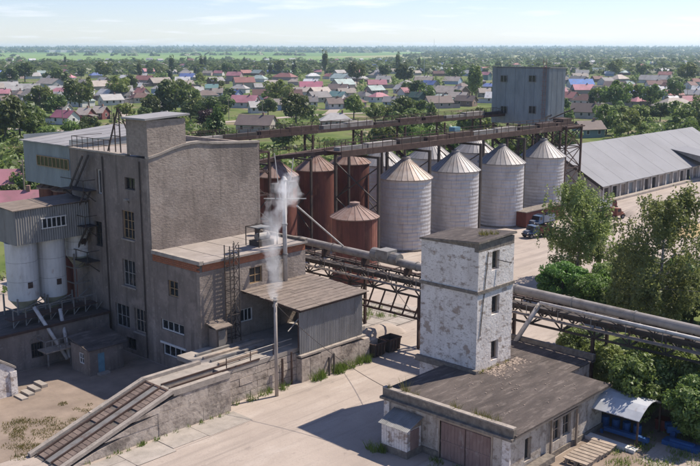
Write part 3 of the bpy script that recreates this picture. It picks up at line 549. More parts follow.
part('pipe', B().cyl((vp[0], 55.6, 6.5), (vp[0], 55.6, vp[2]), .14, 10), PIPE, vent); part('collar', B().cyl((vp[0], 55.6, 6.62), (vp[0], 55.6, 6.75), .24, 10), GREYSTEEL, vent)

# ================================================================ old workshop with flat felt roof and white tower
ws = thing('workshop', 'low whitewashed workshop with brown felt roof and wide double garage door', 'building', (54, 36, 0))
WX, WYN, WYF, WXF, WT = 47.6, 30.3, 41.0, 60.2, 3.3
dr = (31.75, 36.0, 0.0, 2.85)
swin = [(49.55, 50.35, .9, 2.55, 1, 1), (53.1, 54.2, 1.1, 2.7, 2, 2), (54.5, 55.6, 1.1, 2.7, 2, 2)]
GRUBBY = mat('grubby_workshop_wall', (0.55, 0.49, 0.43), (0.4, 0.345, 0.295), 0.9, (1, 1, 0.7), ((0.2, 0.155, 0.12), 1.3, (1, 1, 1.2), 0.53, 0.64, 0.85), ((0.24, 0.19, 0.155), 5.5, (1, 1, 1.4), 0.55, 0.66, 0.7), 0.95, bump=0.8, bscale=5, detail=10, more=[((0.22, 0.175, 0.14), 2.0, (1, 1, 0.15), 0.54, 0.68, 0.7)])
part('wall', B().wall('x', WX + .15, WYN + .351, WYF, 0, WT, .35, [(dr[0], dr[1], -.01, dr[3])]), GRUBBY, ws)
part('wall', B().wall('y', WYN, WX + .15, WXF, 0, WT, .35, [w[:4] for w in swin]), GRUBBY, ws)
part('wall', B().box(WX + .52, WYF - .35, 0, 55.1, WYF, WT).box(WXF - .35, WYN + .36, 0, WXF - .02, 38.2, WT), WHITEWASH, ws)
for w in swin: window(ws, 'y', WYN, *w[:4], w[4], w[5], WOODGREY, inset=.18)
rzz = lambda y_: WT + .12 + .0205 * (y_ - WYN + .5)
rf = part('roof', B().ext([(x_, y_, rzz(y_)) for x_, y_ in ((WX + .1, WYN - .5), (WXF + .3, WYN - .5), (WXF + .3, 33.3), (64.5, 33.3), (64.5, 43.6), (55.0, 43.6), (55.0, WYF + .15), (WX + .1, WYF + .15))], (0, 0, .1)), FELT, ws)
part('rear_wing', B().box(60.19, 33.6, 0, 64.2, 43.3, WT + .1), WHITEWASH, ws); part('rear_parapet', B().box(64.2, 33.3, WT + .1, 64.55, 43.6, WT + .75), BARECONC, ws)
for i in range(13):   # overlapping felt strips
    ya = WYN - .5 + (i if i < 7 else i - 5 + .55) * 1.55; za = rzz(ya) + .105 + random.uniform(0, .006)
    x0 = WX + .35 if i < 7 else 60.52; x1 = 64.15 if i > 6 else ((WXF + .3) if i < 5 else 55.0)
    if ya + 1.62 > 43.6: continue
    part('felt_strip', B().ext([(x0, ya, za), (x1, ya + random.uniform(-.05, .05), za), (x1, ya + 1.62, za + .034), (x0, ya + 1.6 + random.uniform(-.04, .04), za + .034)], (0, 0, .012 + .004 * (i % 2))), FELT, rf)
part('fascia', B().box(WX + .1, WYN - .47, WT - .02, WXF + .3, WYN - .36, WT + .1), WOODGREY, ws)
part('parapet', B().box(WX - .02, WYN - .35, WT + .05, WX + .3, WYF + .12, WT + .62), BARECONC, ws)
y = WYN - .35
while y < WYF + .1:
    w = min(random.uniform(1.3, 2.2), WYF + .12 - y); part('parapet_cap', B().box(WX - .06, y + .015, WT + .62, WX + .34, y + w - .015, WT + .7 + random.uniform(0, .03)), COPING, ws); y += w
part('cornice', B().box(WX - .28, WYN - .4, WT - .14, WX + .1, WYF + .2, WT + .04), BARECONC, ws)
part('plinth', B().box(WX + .05, WYN - .1, 0, WX + .14, dr[0] - .05, .5).box(WX + .05, dr[1] + .05, 0, WX + .14, WYF, .5).box(WX + .1, WYN - .12, 0, WXF, WYN - .02, .45), BARECONC, ws)
part('pilaster', B().box(WX - .02, WYN - .1, 0, WX + .14, WYN + .5, WT - .14).box(WX - .02, WYF - .5, 0, WX + .14, WYF, WT - .14), WHITEWASH, ws)
for k in range(2):    # double door of boarded leaves
    ya = dr[0] + .06 + k * 2.1; leaf = part('door', B().box(WX + .24, ya, .05, WX + .3, ya + 2.05, dr[3] - .05), DOORWOOD, ws)
    for j in range(7): part('board', B().box(WX + .19 + random.uniform(0, .012), ya + .03 + j * .285, .08, WX + .24, ya + .3 + j * .285, 1.3), DOORWOOD, leaf)
    for j in range(7): part('board', B().box(WX + .19 + random.uniform(0, .012), ya + .03 + j * .285, 1.42, WX + .24, ya + .3 + j * .285, dr[3] - .12), DOORWOOD, leaf)
    part('rail', B().box(WX + .16, ya, 1.28, WX + .2, ya + 2.03, 1.44), DOORWOOD, leaf)
part('door_frame', B().box(WX + .1, dr[0] - .12, 0, WX + .24, dr[0], dr[3] + .12).box(WX + .1, dr[1], 0, WX + .24, dr[1] + .12, dr[3] + .12).box(WX + .1, dr[0], dr[3], WX + .24, dr[1], dr[3] + .12), WOODGREY, ws)
part('porch_frame', B().bar((52.6, 30.1, 0), (52.6, 30.1, 3.2), .16).bar((56.1, 30.1, 0), (56.1, 30.1, 3.2), .16).bar((52.5, 30.1, 2.95), (56.2, 30.1, 2.95), .14), WOODGREY, ws)
part('ledge', B().box(48.2, 29.5, .3, 52.2, 30.15, .75), BARECONC, ws)
# rubble and weeds on the roof are separate things below
tw = thing('white_tower', 'square whitewashed brick tower with peeling paint rising from the workshop', 'tower', (57.6, 41, 0))
TX0, TX1, TY0, TY1 = 55.2, 60.0, 38.35, 43.8
twn = [tuple(sorted((gy(492.2, 260, TY0)[0], gy(499.4, 260, TY0)[0]))) + (gy(496, 269.5, TY0)[2], gy(496, 250.5, TY0)[2]), tuple(sorted((gy(491.8, 305, TY0)[0], gy(499.2, 305, TY0)[0]))) + (gy(495.5, 314, TY0)[2], gy(495.5, 295.5, TY0)[2]), tuple(sorted((gy(491, 349, TY0)[0], gy(498, 349, TY0)[0]))) + (gy(494.5, 359.5, TY0)[2], gy(494.5, 340.5, TY0)[2])]
part('wall', B().wall('y', TY0, TX0, TX1, 0, 13.1, .4, twn), WHITEWASH, tw)
part('wall', B().box(TX0, TY0 + .401, 0, TX0 + .4, TY1, 13.4).box(TX1 - .4, TY0 + .401, 0, TX1, TY1, 13.1).box(TX0 + .4, TY1 - .4, 0, TX1 - .4, TY1, 13.1), WHITEWASH, tw)
for w in twn: window(tw, 'y', TY0, *w, 1, 1, WOODGREY, inset=.22, fw=.12)
part('awning_rod', B().bar((57.75, TY0 - .02, 12.15), (58.9, TY0 - .5, 11.8), .06), DARKSTEEL, tw)
part('top_course', B().box(TX0 + .02, TY0 + .01, 13.1, TX1 - .01, TY0 + .39, 13.75), BARECONC, tw)
part('top_course', B().ext([(TX0 + .005, TY0 + .4, 13.39), (TX0 + .005, TY1 - .005, 13.39), (TX0 + .005, TY1 - .005, 13.43), (TX0 + .005, TY0 + .4, 13.74)], (.38, 0, 0)), BARECONC, tw)
part('string_course', B().box(TX0 - .1, TY0 - .1, 9.86, TX1 + .1, TY0 + .02, 10.1).box(TX0 - .1, TY0 + .02, 9.86, TX0 + .02, TY1 + .1, 10.1), BARECONC, tw)
rfp = [(TX0 - .12, TY0 - .12, 13.78), (TX1 + .15, TY0 - .12, 13.9), (TX1 + .15, TY1 + .12, 13.5), (TX0 - .12, TY1 + .12, 13.4)]
part('roof', B().ext(rfp, (0, 0, .14)), BARECONC, tw)
part('roof_felt', B().ext([(a * .995 + 57.6 * .005, b * .99 + 41 * .01, c + .142) for a, b, c in rfp], (0, 0, .02)), FELT, tw)
part('base_ledge', B().box(TX0 - .35, TY0 - .3, 3.5, TX0 - .01, TY1 + .2, 3.95).box(TX0 - .01, TY0 - .3, 3.5, TX1 - 1.8, TY0 - .01, 3.72), BARECONC, tw)
part('cable', B().cyl((56.4, TY0 - .04, 13.0), (55.6, TY0 - .04, 6.5), .03, 5), DARKSTEEL, tw)
for bi in range(60):   # fallen plaster on the felt roof
    pass
rub = B()
for i in range(420):
    a, d = random.uniform(55.6, 60.4), abs(random.gauss(0, .75)); s_ = random.uniform(.02, .09) * (1.6 if random.random() < .12 else 1); yy = TY0 - .35 - d * .9; zz = rzz(yy) + .12
    rub.box(a - s_, yy - s_ * random.uniform(.5, 1), zz, a + s_, yy + s_ * random.uniform(.5, 1), zz + s_ * .35)
for i in range(60):
    a, yy = random.uniform(50, 60), random.uniform(31, 38); s_ = random.uniform(.02, .055); zz = rzz(yy) + .12; rub.box(a - s_, yy - s_, zz, a + s_, yy + s_, zz + s_)
o = solo('plaster_rubble', rub, mat('fallen_plaster', (0.36, 0.29, 0.24), (0.2, 0.155, 0.125), 5, rough=1), 'scattered fallen plaster on the felt roof at the white tower foot', 'rubble'); o['kind'] = 'stuff'
# lean-to shed
sh = thing('garden_shed', 'small white boarded lean-to shed with corrugated roof beside the garage door', 'shed', (46.8, 38.6, 0))
SX0, SX1, SY0, SY1 = 46.0, 47.6, 37.5, 39.85
part('plinth', B().box(SX0 - .03, SY0 - .03, 0, SX1, SY1 + .03, .55), BARECONC, sh)
part('wall', B().box(SX0 + .04, SY0 + .04, .5, SX1, SY1, 2.05), WHITEWASH, sh)
for i in range(10): part('board', B().box(SX0, SY0 + i * .235 + .01, .55, SX0 + .04, SY0 + i * .235 + .225, 2.08), WHITEWASH, sh)
part('door', B().box(SX0 + .4, SY0 - .01, .5, SX0 + 1.3, SY0 + .035, 2.0), DOORWOOD, sh)
for i in range(4): part('roof_sheet', B().sheet((SX0 - .2, SY0 - .15 + i * .67, 2.1 + (i % 2) * .015), (0, .68, 0), (SX1 - SX0 + .2, 0, .62), (-.25, 0, 1), .14, .035), GREYSHEET, sh)
part('gable', B().ext([(SX0 + .02, SY0 + .05, 2.05), (SX1, SY0 + .05, 2.05), (SX1, SY0 + .05, 2.62)], (0, .05, 0)), WOODGREY, sh)

# ================================================================ left: annex, white silos under a corrugated house
an = thing('annex', 'low grey annex carrying the white silos left of the mill', 'building', (40, 77, 0))
AX0, AX1, AY0, AZ = 28.0, 45.6, 73.8, 3.45
aw = gy(32.5, 366, AY0)[0], gy(45, 366, AY0)[0]
part('wall', B().wall('y', AY0, AX0, AX1, 0, AZ, .4, [(aw[0], aw[1], .9, 2.3)]), GREYPLASTER, an)
part('wall', B().box(AX0, AY0 + .41, 0, AX0 + .4, 81, AZ).box(AX1 - .4, AY0 + .41, 0, AX1 - .01, 81, AZ).box(AX0, 81, 0, AX1, 81.3, AZ), GREYPLASTER, an)
window(an, 'y', AY0, aw[0], aw[1], .9, 2.3, 4, 2, DARKSTEEL)
ar = B(); ma, ra = (aw[0] + aw[1]) / 2, (aw[1] - aw[0]) / 2
ar.ext([(ma + (ra + .12) * math.cos(t), AY0 - .05, 2.3 + .7 * math.sin(t)) for t in np.linspace(0, math.pi, 11)] + [(ma + (ra - .05) * math.cos(t), AY0 - .05, 2.3 + .58 * math.sin(t)) for t in np.linspace(math.pi, 0, 11)], (0, .06, 0))
part('window_arch', ar, BARECONC, an)
part('roof', B().box(AX0, AY0 + .05, AZ, AX1, 81.2, AZ + .15), FELT, an); part('roof_edge', B().box(AX0, AY0 - .15, AZ - .02, AX1 + .05, AY0 + .04, AZ + .2), RUSTSTEEL, an)
sh2 = thing('silo_house', 'grey corrugated loft over the white silos with a strip window', 'silo house', (42, 78.5, 10.6))
HX0, HX1, HY0, HY1, HZ0, HZ1 = 38.4, 45.95, 76.95, 80.6, 10.6, 13.75
k = 0
while HX0 + k * .95 < HX1 - .1:
    a = HX0 + k * .95; w = min(.96, HX1 - a); wx0, wx1 = gy(42, 228, HY0)[0], gy(65, 220, HY0)[0]
    part('wall_sheet', B().sheet((a, HY0 - (k % 2) * .012, HZ0), (w, 0, 0), (0, 0, HZ1 - HZ0), (0, -1, 0), .24, .05), GREYSHEET, sh2); k += 1
for i in range(4): part('wall_sheet', B().sheet((HX0, HY0 + .02 + i * .9, HZ0), (0, .9, 0), (0, 0, HZ1 - HZ0), (-1, 0, 0), .24, .05), GREYSHEET, sh2)
part('frame', B().box(HX0 + .1, HY0 + .05, HZ0, HX1, HY1, HZ0 + .2).box(HX0 + .1, HY0 + .06, HZ0 + .2, HX1, HY0 + .12, HZ1).box(HX0 + .1, HY1 - .1, HZ0 + .2, HX1, HY1, HZ1), DARKSTEEL, sh2)
part('roof', B().ext([(HX0 - .2, HY0 - .2, HZ1), (HX1, HY0 - .2, HZ1 + .12), (HX1, HY1 + .1, HZ1 + .32), (HX0 - .2, HY1 + .1, HZ1 + .2)], (0, 0, .07)), TANSHEET, sh2)
zw0, zw1 = gy(42, 228, HY0)[2], gy(42, 219, HY0)[2]
wb = B().box(wx0 - .1, HY0 - .14, zw0 - .1, wx1 + .1, HY0 - .06, zw0).box(wx0 - .1, HY0 - .14, zw1, wx1 + .1, HY0 - .06, zw1 + .1); NW = 5
for i in range(NW + 1): q = wx0 + (wx1 - wx0) * i / NW; wb.box(q - .05, HY0 - .13, zw0, q + .05, HY0 - .06, zw1)
wnd = part('window', wb, WHITEPAINT, sh2)
for i in range(NW): a = wx0 + (wx1 - wx0) * i / NW; part('pane', B().box(a + .06, HY0 - .1, zw0, a + (wx1 - wx0) / NW - .06, HY0 - .07, zw1), GLASS, wnd)
lab = ['white cylindrical silo at the far left under the corrugated loft', 'middle white cylindrical silo under the corrugated loft', 'short white silo nearest the mill wall on a steel frame']
for i, (uc, zb, r_) in enumerate(((21.5, 5.2, 1.42), (51, 5.0, 1.33), (78.5, 8.4, 1.15))):
    c = gy(uc, 260, 78.6); cx0 = c[0]; s = thing('white_silo', lab[i], 'silo', (cx0, 78.6, AZ), 'white silos under the loft')
    n_ = 24
    for j in range(3):
        zt = HZ0 - (HZ0 - zb) * j / 3; zl = HZ0 - (HZ0 - zb) * (j + 1) / 3
        part('ring', B().cyl((cx0, 78.6, zl + .015), (cx0, 78.6, zt - .015), r_ + .004 * (j % 2), n_), WHITESILO, s, False)
    part('seam', B().cyl((cx0, 78.6, zb), (cx0, 78.6, HZ0), r_ - .02, n_), GREYSTEEL, s)
    part('hopper', B().cyl((cx0, 78.6, zb - 1.35), (cx0, 78.6, zb), .3, n_, r_ - .03), CREAMCONE, s)
    part('hatch', B().box(cx0 - .25, 78.6 - r_ - .05, zb + 1.2, cx0 + .2, 78.6 - r_ + .2, zb + 1.75), RUSTSTEEL, s)
    fb_ = B()
    for a in range(4):
        px_, py_ = cx0 + r_ * .95 * (1 if a % 2 else -1), 78.6 + r_ * .95 * (1 if a > 1 else -1); fb_.bar((px_, py_, AZ + .15), (px_, py_, zb + .4), .13)
    for zz in np.arange(AZ + .9, zb + .2, 1.5):
        fb_.bar((cx0 - r_ * .95, 78.6 - r_ * .95, zz), (cx0 + r_ * .95, 78.6 - r_ * .95, zz), .1).bar((cx0 - r_ * .95, 78.6 - r_ * .95, zz), (cx0 + r_ * .95, 78.6 - r_ * .95, min(zz + 1.3, zb)), .07).bar((cx0 - r_ * .95, 78.6 + r_ * .95, zz), (cx0 - r_ * .95, 78.6 - r_ * .95, zz), .1).bar((cx0 + r_ * .95, 78.6 + r_ * .95, zz), (cx0 + r_ * .95, 78.6 - r_ * .95, zz), .1)
    part('frame', fb_, GREYSTEEL, s)
wk = thing('silo_catwalk', 'rusty catwalk of beams below the white silos along the annex roof', 'catwalk', (40, 75.5, AZ))
part('deck', B().box(36.6, 75.2, AZ + .75, 45.3, 76.5, AZ + .85), RUSTSTEEL, wk)
cb_ = B()
for i in range(8): cb_.bar((36.8 + i * 1.2, 75.25, AZ + .15), (36.8 + i * 1.2, 75.25, AZ + 1.7), .08).bar((36.8 + i * 1.2, 75.25, AZ + .15), (37.4 + i * 1.2, 75.25, AZ + .78), .06)
cb_.bar((36.8, 75.25, AZ + 1.7), (45.2, 75.25, AZ + 1.7), .07)
part('rail', cb_, GREYSTEEL, wk)
pf = thing('chute_platform', 'pale steel loading platform on the annex wall below the chutes', 'platform', (40.5, 73, 0))
p0, p1 = gy(43, 355, 72.8)[0], gy(70, 355, 72.8)[0]; pz = 1.55
part('floor', B().box(p0, 72.2, pz, p1, 73.75, pz + .1), WOODGREY, pf)
pb = B()
for a in np.linspace(p0, p1, 5): pb.bar((a, 72.25, pz), (a, 72.25, pz + 1.1), .07)
pb.bar((p0, 72.25, pz + 1.1), (p1, 72.25, pz + 1.1), .08).bar((p0, 72.25, pz + .55), (p1, 72.25, pz + .55), .06).bar((p0, 72.25, pz + 1.1), (p0, 73.7, pz + 1.1), .07)
part('rail', pb, GREYSTEEL, pf); part('leg', B().bar((p0 + .2, 72.3, 0), (p0 + .2, 72.3, pz), .12), GREYSTEEL, pf); part('leg', B().bar((p1 - .2, 72.3, 0), (p1 - .2, 72.3, pz), .12), GREYSTEEL, pf)
for i, (a, b_) in enumerate((((34, 307), (67.6, 359)), ((60, 309), (69.5, 358)))):
    q0, q1 = gy(*a, 74.9), gy(*b_, 72.4); solo('grain_chute', B().cyl(q0, q1, .17, 10), POLEW, ['long slanting white grain chute from the far left silo', 'steeper short grain chute from the middle white silo'][i], 'chute', 'grain chutes below the white silos', True)
# small shed in the court
ss = thing('court_shed', 'small grey shed with sloping roof and pale blue door against the annex', 'shed', (42, 70.3, 0))
q = gz(90.5, 377); CX0, CY0 = q[0], q[1]; CX1, CY1 = CX0 + 3.4, CY0 + 3.0
dxa = gy(98, 360, CY0)[0], gy(105, 360, CY0)[0]
part('wall', B().wall('y', CY0, CX0, CX1, 0, 2.35, .2, [(dxa[0], dxa[1], -.01, 1.9)]).wall('x', CX0, CY0 + .21, CY1, 0, 2.5, .2, [(CY0 + .9, CY0 + 1.7, .9, 1.9)]).box(CX1 - .2, CY0 + .21, 0, CX1, CY1, 2.5).box(CX0 + .21, CY1 - .2, 0, CX1 - .21, CY1, 2.9), GREYPLASTER, ss)
part('door', B().box(dxa[0], CY0 + .06, .03, dxa[1], CY0 + .12, 1.9), BLUEDOOR, ss); window(ss, 'x', CX0, CY0 + .9, CY0 + 1.7, .9, 1.9, 2, 2, WHITEPAINT, inset=.07)
for i in range(4): part('roof_sheet', B().ext([(CX0 - .3 + i * 1.02, CY0 - .35, 2.38), (CX0 + .7 + i * 1.02, CY0 - .35, 2.38), (CX0 + .7 + i * 1.02, CY1 + .1, 3.05), (CX0 - .3 + i * 1.02, CY1 + .1, 3.05)], (0, 0, .08 + .015 * (i % 2))), FELT, ss)
part('step', B().box(dxa[0] - .2, CY0 - .5, 0.03, dxa[1] + .2, CY0 - .02, .2), SLAB, ss)
# ruined wall at the left edge
q = gz(16.5, 395); rw = thing('ruined_wall', 'end of a sunlit pale plastered wall at the left picture edge', 'wall', (q[0] - 1, q[1] + .2, 0))
part('wall', B().ext([(q[0], q[1], 0), (q[0] - 4, q[1], 0), (q[0] - 4, q[1], 3.6), (q[0] - 1.4, q[1], 3.3), (q[0], q[1], 2.3)], (0, .5, 0)), WHITEWASH, rw)
part('coping', B().ext([(q[0] + .1, q[1] - .1, 2.3), (q[0] - 1.4, q[1] - .1, 3.3), (q[0] - 1.4, q[1] - .1, 3.48), (q[0] + .1, q[1] - .1, 2.48)], (0, .7, 0)), COPING, rw)
part('pier', B().box(q[0] - .45, q[1] - .12, 0, q[0] + .12, q[1] - .005, 2.1), WHITEWASH, rw)
for i in range(4):
    w = gz(22 + i * 6.5, 397 - i * 4); b = B().box(w[0] - .45, w[1] - .9, 0.04, w[0] + .1, w[1] + .5, .16 + .05 * i)
    solo('loose_slab', b, SLAB, 'grey concrete slab lying in the dirt by the ruined wall', 'slab', 'loose slabs in the court')

# ================================================================ upper left: blue-grey gallery house on rusty silos
uh = thing('gallery_house', 'blue-grey sheet gallery house with ochre strip window behind the mill', 'building', (51, 84.5, 14.6))
UX0, UX1, UY0, UY1, UZ0, UZ1 = 46.0, 57.0, 79.95, 89.0, 14.6, 18.8
for i in range(9): part('wall_sheet', B().sheet((UX0, UY0 + i * 1.005, UZ0), (0, 1.005, 0), (0, 0, UZ1 - UZ0), (-1, 0, 0), .3, .04), BLUESHEET, uh)
part('wall', B().box(UX0 + .1, UY0 + .01, UZ0, UX1, UY0 + .1, UZ1 + .6).box(UX0 + .1, UY1 - .05, UZ0, UX1, UY1, UZ1 + .6).box(UX1 - .1, UY0 + .1, UZ0, UX1, UY1 - .1, UZ1 + .9).box(UX0 + .1, UY0 + .1, UZ0, UX1 - .1, UY1 - .1, UZ0 + .2), BLUESHEET, uh)
ya, yb = gx(69, 162, UX0)[1], gx(38, 160, UX0)[1]; z0_, z1_ = gx(55, 167, UX0)[2], gx(55, 158, UX0)[2]
wb = B().box(UX0 - .14, ya, z0_ - .08, UX0 - .05, yb, z0_).box(UX0 - .14, ya, z1_, UX0 - .05, yb, z1_ + .08)
for i in range(9): q = ya + (yb - ya) * i / 8; wb.box(UX0 - .13, q - .06, z0_, UX0 - .05, q + .06, z1_)
wnd = part('window', wb, WOODOR, uh)
for i in range(8): q = ya + (yb - ya) * i / 8; part('pane', B().box(UX0 - .1, q + .07, z0_, UX0 - .06, q + (yb - ya) / 8 - .07, z1_), GLASS, wnd)
for i in range(9): part('roof_sheet', B().ext([(UX0 - .35, UY0 - .1 + i * 1.04, UZ1), (UX0 - .35, UY0 + .92 + i * 1.04, UZ1), (UX1 + .2, UY0 + .92 + i * 1.04, UZ1 + .95), (UX1 + .2, UY0 - .1 + i * 1.04, UZ1 + .95)], (0, 0, .08 + .02 * (i % 2))), SHEETROOF, uh)

SILO_SECT = {}
def cone_sector(R_, h, ns, rt, m, key):
    if key in SILO_SECT: return SILO_SECT[key]
    a = math.pi / ns * .985; b = B(); th = .05
    pts = [(R_ * math.cos(-a), R_ * math.sin(-a), 0), (R_ * math.cos(a), R_ * math.sin(a), 0), (rt * math.cos(a), rt * math.sin(a), h), (rt * math.cos(-a), rt * math.sin(-a), h)]
    b.ext(pts, (0, 0, th)); rp = [(R_ * math.cos(a), R_ * math.sin(a), th), (rt * math.cos(a), rt * math.sin(a), h + th)]
    b.bar(rp[0], rp[1], .07, .09); me = b.mesh('roof_sheet', m); SILO_SECT[key] = me; return me
def stave(R_, z0, z1, ns, m, key):
    if key in SILO_SECT: return SILO_SECT[key]
    a = math.pi / ns * .98; b = B(); pts = [((R_) * math.cos(t), (R_) * math.sin(t), z0) for t in np.linspace(-a, a, 4)] + [((R_ - .05) * math.cos(t), (R_ - .05) * math.sin(t), z0) for t in np.linspace(a, -a, 4)]
    b.ext(pts, (0, 0, z1 - z0)); me = b.mesh('wall_sheet', m); SILO_SECT[key] = me; return me
def silo(label, cx, cy, R_, z0, ze, za, ns_w, rings, m, mc, group, ns_c=26, detailed=True, name='grain_silo', rot=0.0, ladder=False):
    s = thing(name, label, 'silo', (cx, cy, 0), group)
    part('core', B().cyl((cx, cy, z0), (cx, cy, ze), R_ - .06, 40), RUSTSTEEL if m is RUST else GREYSTEEL, s)
    h = (ze - z0) / rings
    if detailed:
        me = stave(R_, 0.01, h - .01, ns_w, m, (m.name, R_, round(h, 3), ns_w))
        for j in range(rings):
            for i in range(ns_w):
                k = 1 + random.uniform(-.002, .003); piece('wall_sheet', me, s, (0, 0, z0 + j * h), (0, 0, rot + 2 * math.pi * (i + .5 * (j % 2)) / ns_w), (k, k, 1))
    else:
        for j in range(rings): part('ring', B().cyl((cx, cy, z0 + j * h + .01), (cx, cy, z0 + (j + 1) * h - .01), R_, 32), m, s)
    part('plinth', B().cyl((cx, cy, 0), (cx, cy, z0), R_ + .25, 32), BARECONC, s)
    me = cone_sector(R_ + .28, za - ze, ns_c, .45, mc, (mc.name, R_, round(za - ze, 3), ns_c))
    for i in range(ns_c): piece('roof_sheet', me, s, (0, 0, ze), (0, 0, 2 * math.pi * i / ns_c))
    part('eave_ring', B().cyl((cx, cy, ze - .1), (cx, cy, ze), R_ + .12, 40), mc, s)
    part('cap', B().cyl((cx, cy, za - .05), (cx, cy, za + .3), .62, 16).cyl((cx, cy, za + .3), (cx, cy, za + .42), .5, 16, .1), mc, s)
    if ladder:
        lb = B()
        for t in (-.07, .07): lb.bar((cx + (R_ + .2) * math.cos(ladder + t), cy + (R_ + .2) * math.sin(ladder + t), z0), (cx + (R_ + .2) * math.cos(ladder + t), cy + (R_ + .2) * math.sin(ladder + t), ze), .05)
        part('ladder', lb, DARKSTEEL, s)
    return s
for i, yy in enumerate((81.6, 84.6, 87.5)):
    silo(['rusty silo tucked under the gallery house next to the mill', 'rusty silo under the middle of the gallery house', 'rusty silo under the far end of the gallery house'][i], 48.2, yy, 1.42, .3, 13.9, 14.5, 10, 1, RUST, RUSTCONE, 'rusty silos under the gallery house', 12, True)

# ================================================================ main silo row
SX = (99.9, 111.6, 124.1, 136.7)
lab = ['nearest grey metal silo, its cone roof streaked with rust', 'second grey metal silo in the front row counted from the rusty ones', 'third grey metal silo in the front row counted from the rusty ones', 'farthest grey metal silo in the front row, beside the lattice frame']
for i, x in enumerate(SX): silo(lab[i], x, 82.3, 3.62, .25, 10.1, 12.75, 16, 8, GALV, GALVCONER if i == 0 else GALVCONE, 'front row of grey metal silos', 28, True, rot=.3 * i, ladder=False)
lab = ['grey metal silo in the back row behind the nearest one', 'grey metal silo in the back row behind the second one', 'grey metal silo in the back row behind the third one']
for i, x in enumerate((109.6, 122.2, 134.8)): silo(lab[i], x, 95.2, 3.62, .25, 10.1, 12.75, 16, 8, GALV, GALVCONE, 'back row of grey metal silos', 28, False)
lab = ['tall rust-red silo nearest the mill, behind the steam', 'middle tall rust-red silo with pale cone roof', 'tall rust-red silo next to the grey metal silos']
for i, (x, ze) in enumerate(((83.9, 11.1), (91.5, 11.25), (98.7, 11.5))): silo(lab[i], x, 92, 2.85, .25, ze, ze + 1.9, 18, 1, RUST, RUSTCONE, 'tall rust-red silos', 20)
silo('short rust-red silo standing in front of the tall ones', 80.2, 74.0, 2.75, .25, 8.1, 9.55, 18, 1, RUST, RUSTCONE, None, 20)

# ---- conveyor galleries above the silos
def gallery(name, label, y, w, x0, x1, z, th, m, rail=True, tubes=True):
    g = thing(name, label, 'gallery', (x0, y, 0), 'conveyor galleries above the silos')
    L_ = x1 - x0; n_ = max(1, int(L_ / 6)); st_ = L_ / n_
    for i in range(n_):
        a = x0 + i * st_
        part('side_beam', B().box(a + .02, y - w / 2, z - th, a + st_ - .02, y - w / 2 + .12, z), m, g); part('side_beam', B().box(a + .02, y + w / 2 - .12, z - th, a + st_ - .02, y + w / 2, z), m, g)
        part('deck_plate', B().box(a + .02, y - w / 2 + .13, z - .2, a + st_ - .02, y + w / 2 - .13, z - .1), m, g)
        if rail:
            for s_ in (-1, 1):
                b = B(); yy = y + s_ * (w / 2 - .05)
                for k in range(3): b.bar((a + k * st_ / 3, yy, z), (a + k * st_ / 3, yy, z + 1.05), .07)
                b.bar((a, yy, z + 1.05), (a + st_, yy, z + 1.05), .07).bar((a, yy, z + .55), (a + st_, yy, z + .55), .05)
                part('railing', b, m, g)
        if tubes:
            part('conveyor_cover', B().box(a + .03 + random.uniform(0, 1.2), y - .55, z - .1, a + st_ - .03, y + .5, z + random.uniform(.3, .75)), (RUSTSTEEL, PIPE, RUSTSTEEL, GREYSTEEL, DARKSTEEL)[(i * 3 + int(y)) % 5], g)
    return g
ga = gallery('upper_gallery', 'long dark railed conveyor gallery running to the grey tower house', 100.0, 2.0, 62, 150, 15.9, .5, RUSTSTEEL)
for x in (66, 76, 87, 98, 109, 120, 131, 142):
    b = B()
    for yy in (99.1, 100.9): b.bar((x, yy, 0), (x, yy, 15.2), .26)
    for zz in np.arange(2, 15, 4): b.bar((x, 99.1, zz), (x, 100.9, min(zz + 3.4, 15)), .1)
    part('trestle', b, RUSTSTEEL, ga)
gb = gallery('lower_gallery', 'rusty railed conveyor gallery crossing above the front silo row', 83.3, 3.2, 86, 147.5, 14.95, .8, RUSTSTEEL)
for x in [float(gy(u_, 200, 80.2)[0]) for u_ in (378.5, 429, 479.5, 522.5)]:
    b = B()
    for yy in (80.2, 88.2): b.bar((x, yy, 0), (x, yy, 13.9), .36)
    b.bar((x, 80.2, 13.75), (x, 88.2, 13.75), .3)
    for zz in (2.5, 7.5): b.bar((x, 80.2, zz), (x, 88.2, zz + 5), .14).bar((x, 88.2, zz), (x, 80.2, zz + 5), .14)
    part('trestle', b, DARKSTEEL, gb)
for x in SX: part('spout', B().cyl((x, 84.2, 14.0), (x, 82.6, 12.9), .25, 8), RUSTSTEEL, gb)
part('motor', B().box(113.2, 83.7, 15.6, 114.6, 84.8, 16.3), BLUEDOOR, gb); part('drive_head', B().box(144.5, 83.2, 15.0, 147.4, 85.3, 15.9), RUSTSTEEL, gb)
cr_ = thing('cross_conveyor', 'short inclined rusty conveyor joining the two galleries over the red silos', 'conveyor', (86, 91, 0))
part('trough', B().bar((86.5, 84.6, 14.6), (84.0, 92, 13.5), 1.0, .5).bar((84, 92, 13.5), (98, 92, 14.0), .9, .5).bar((84, 92, 13.4), (77, 92, 12.9), .9, .5), RUSTSTEEL, cr_)
for x in (80, 87.6, 95.2, 102.4):
    b = B()
    for yy in (89.0, 95.4): b.bar((x, yy, 0), (x, yy, 13.3), .28)
    b.bar((x, 89.0, 13.1), (x, 95.4, 13.1), .22).bar((x, 89, 3), (x, 95.4, 9), .12).bar((x, 95.4, 3), (x, 89, 9), .12)
    part('trestle', b, DARKSTEEL, cr_)
b = B()
for yy in (91.3, 92.7):
    for k in range(8): b.bar((78 + k * 3, yy, 13.5), (78 + k * 3, yy, 14.7), .06)
    b.bar((78, yy, 14.7), (99, yy, 14.7), .06)
part('railing', b, RUSTSTEEL, cr_)
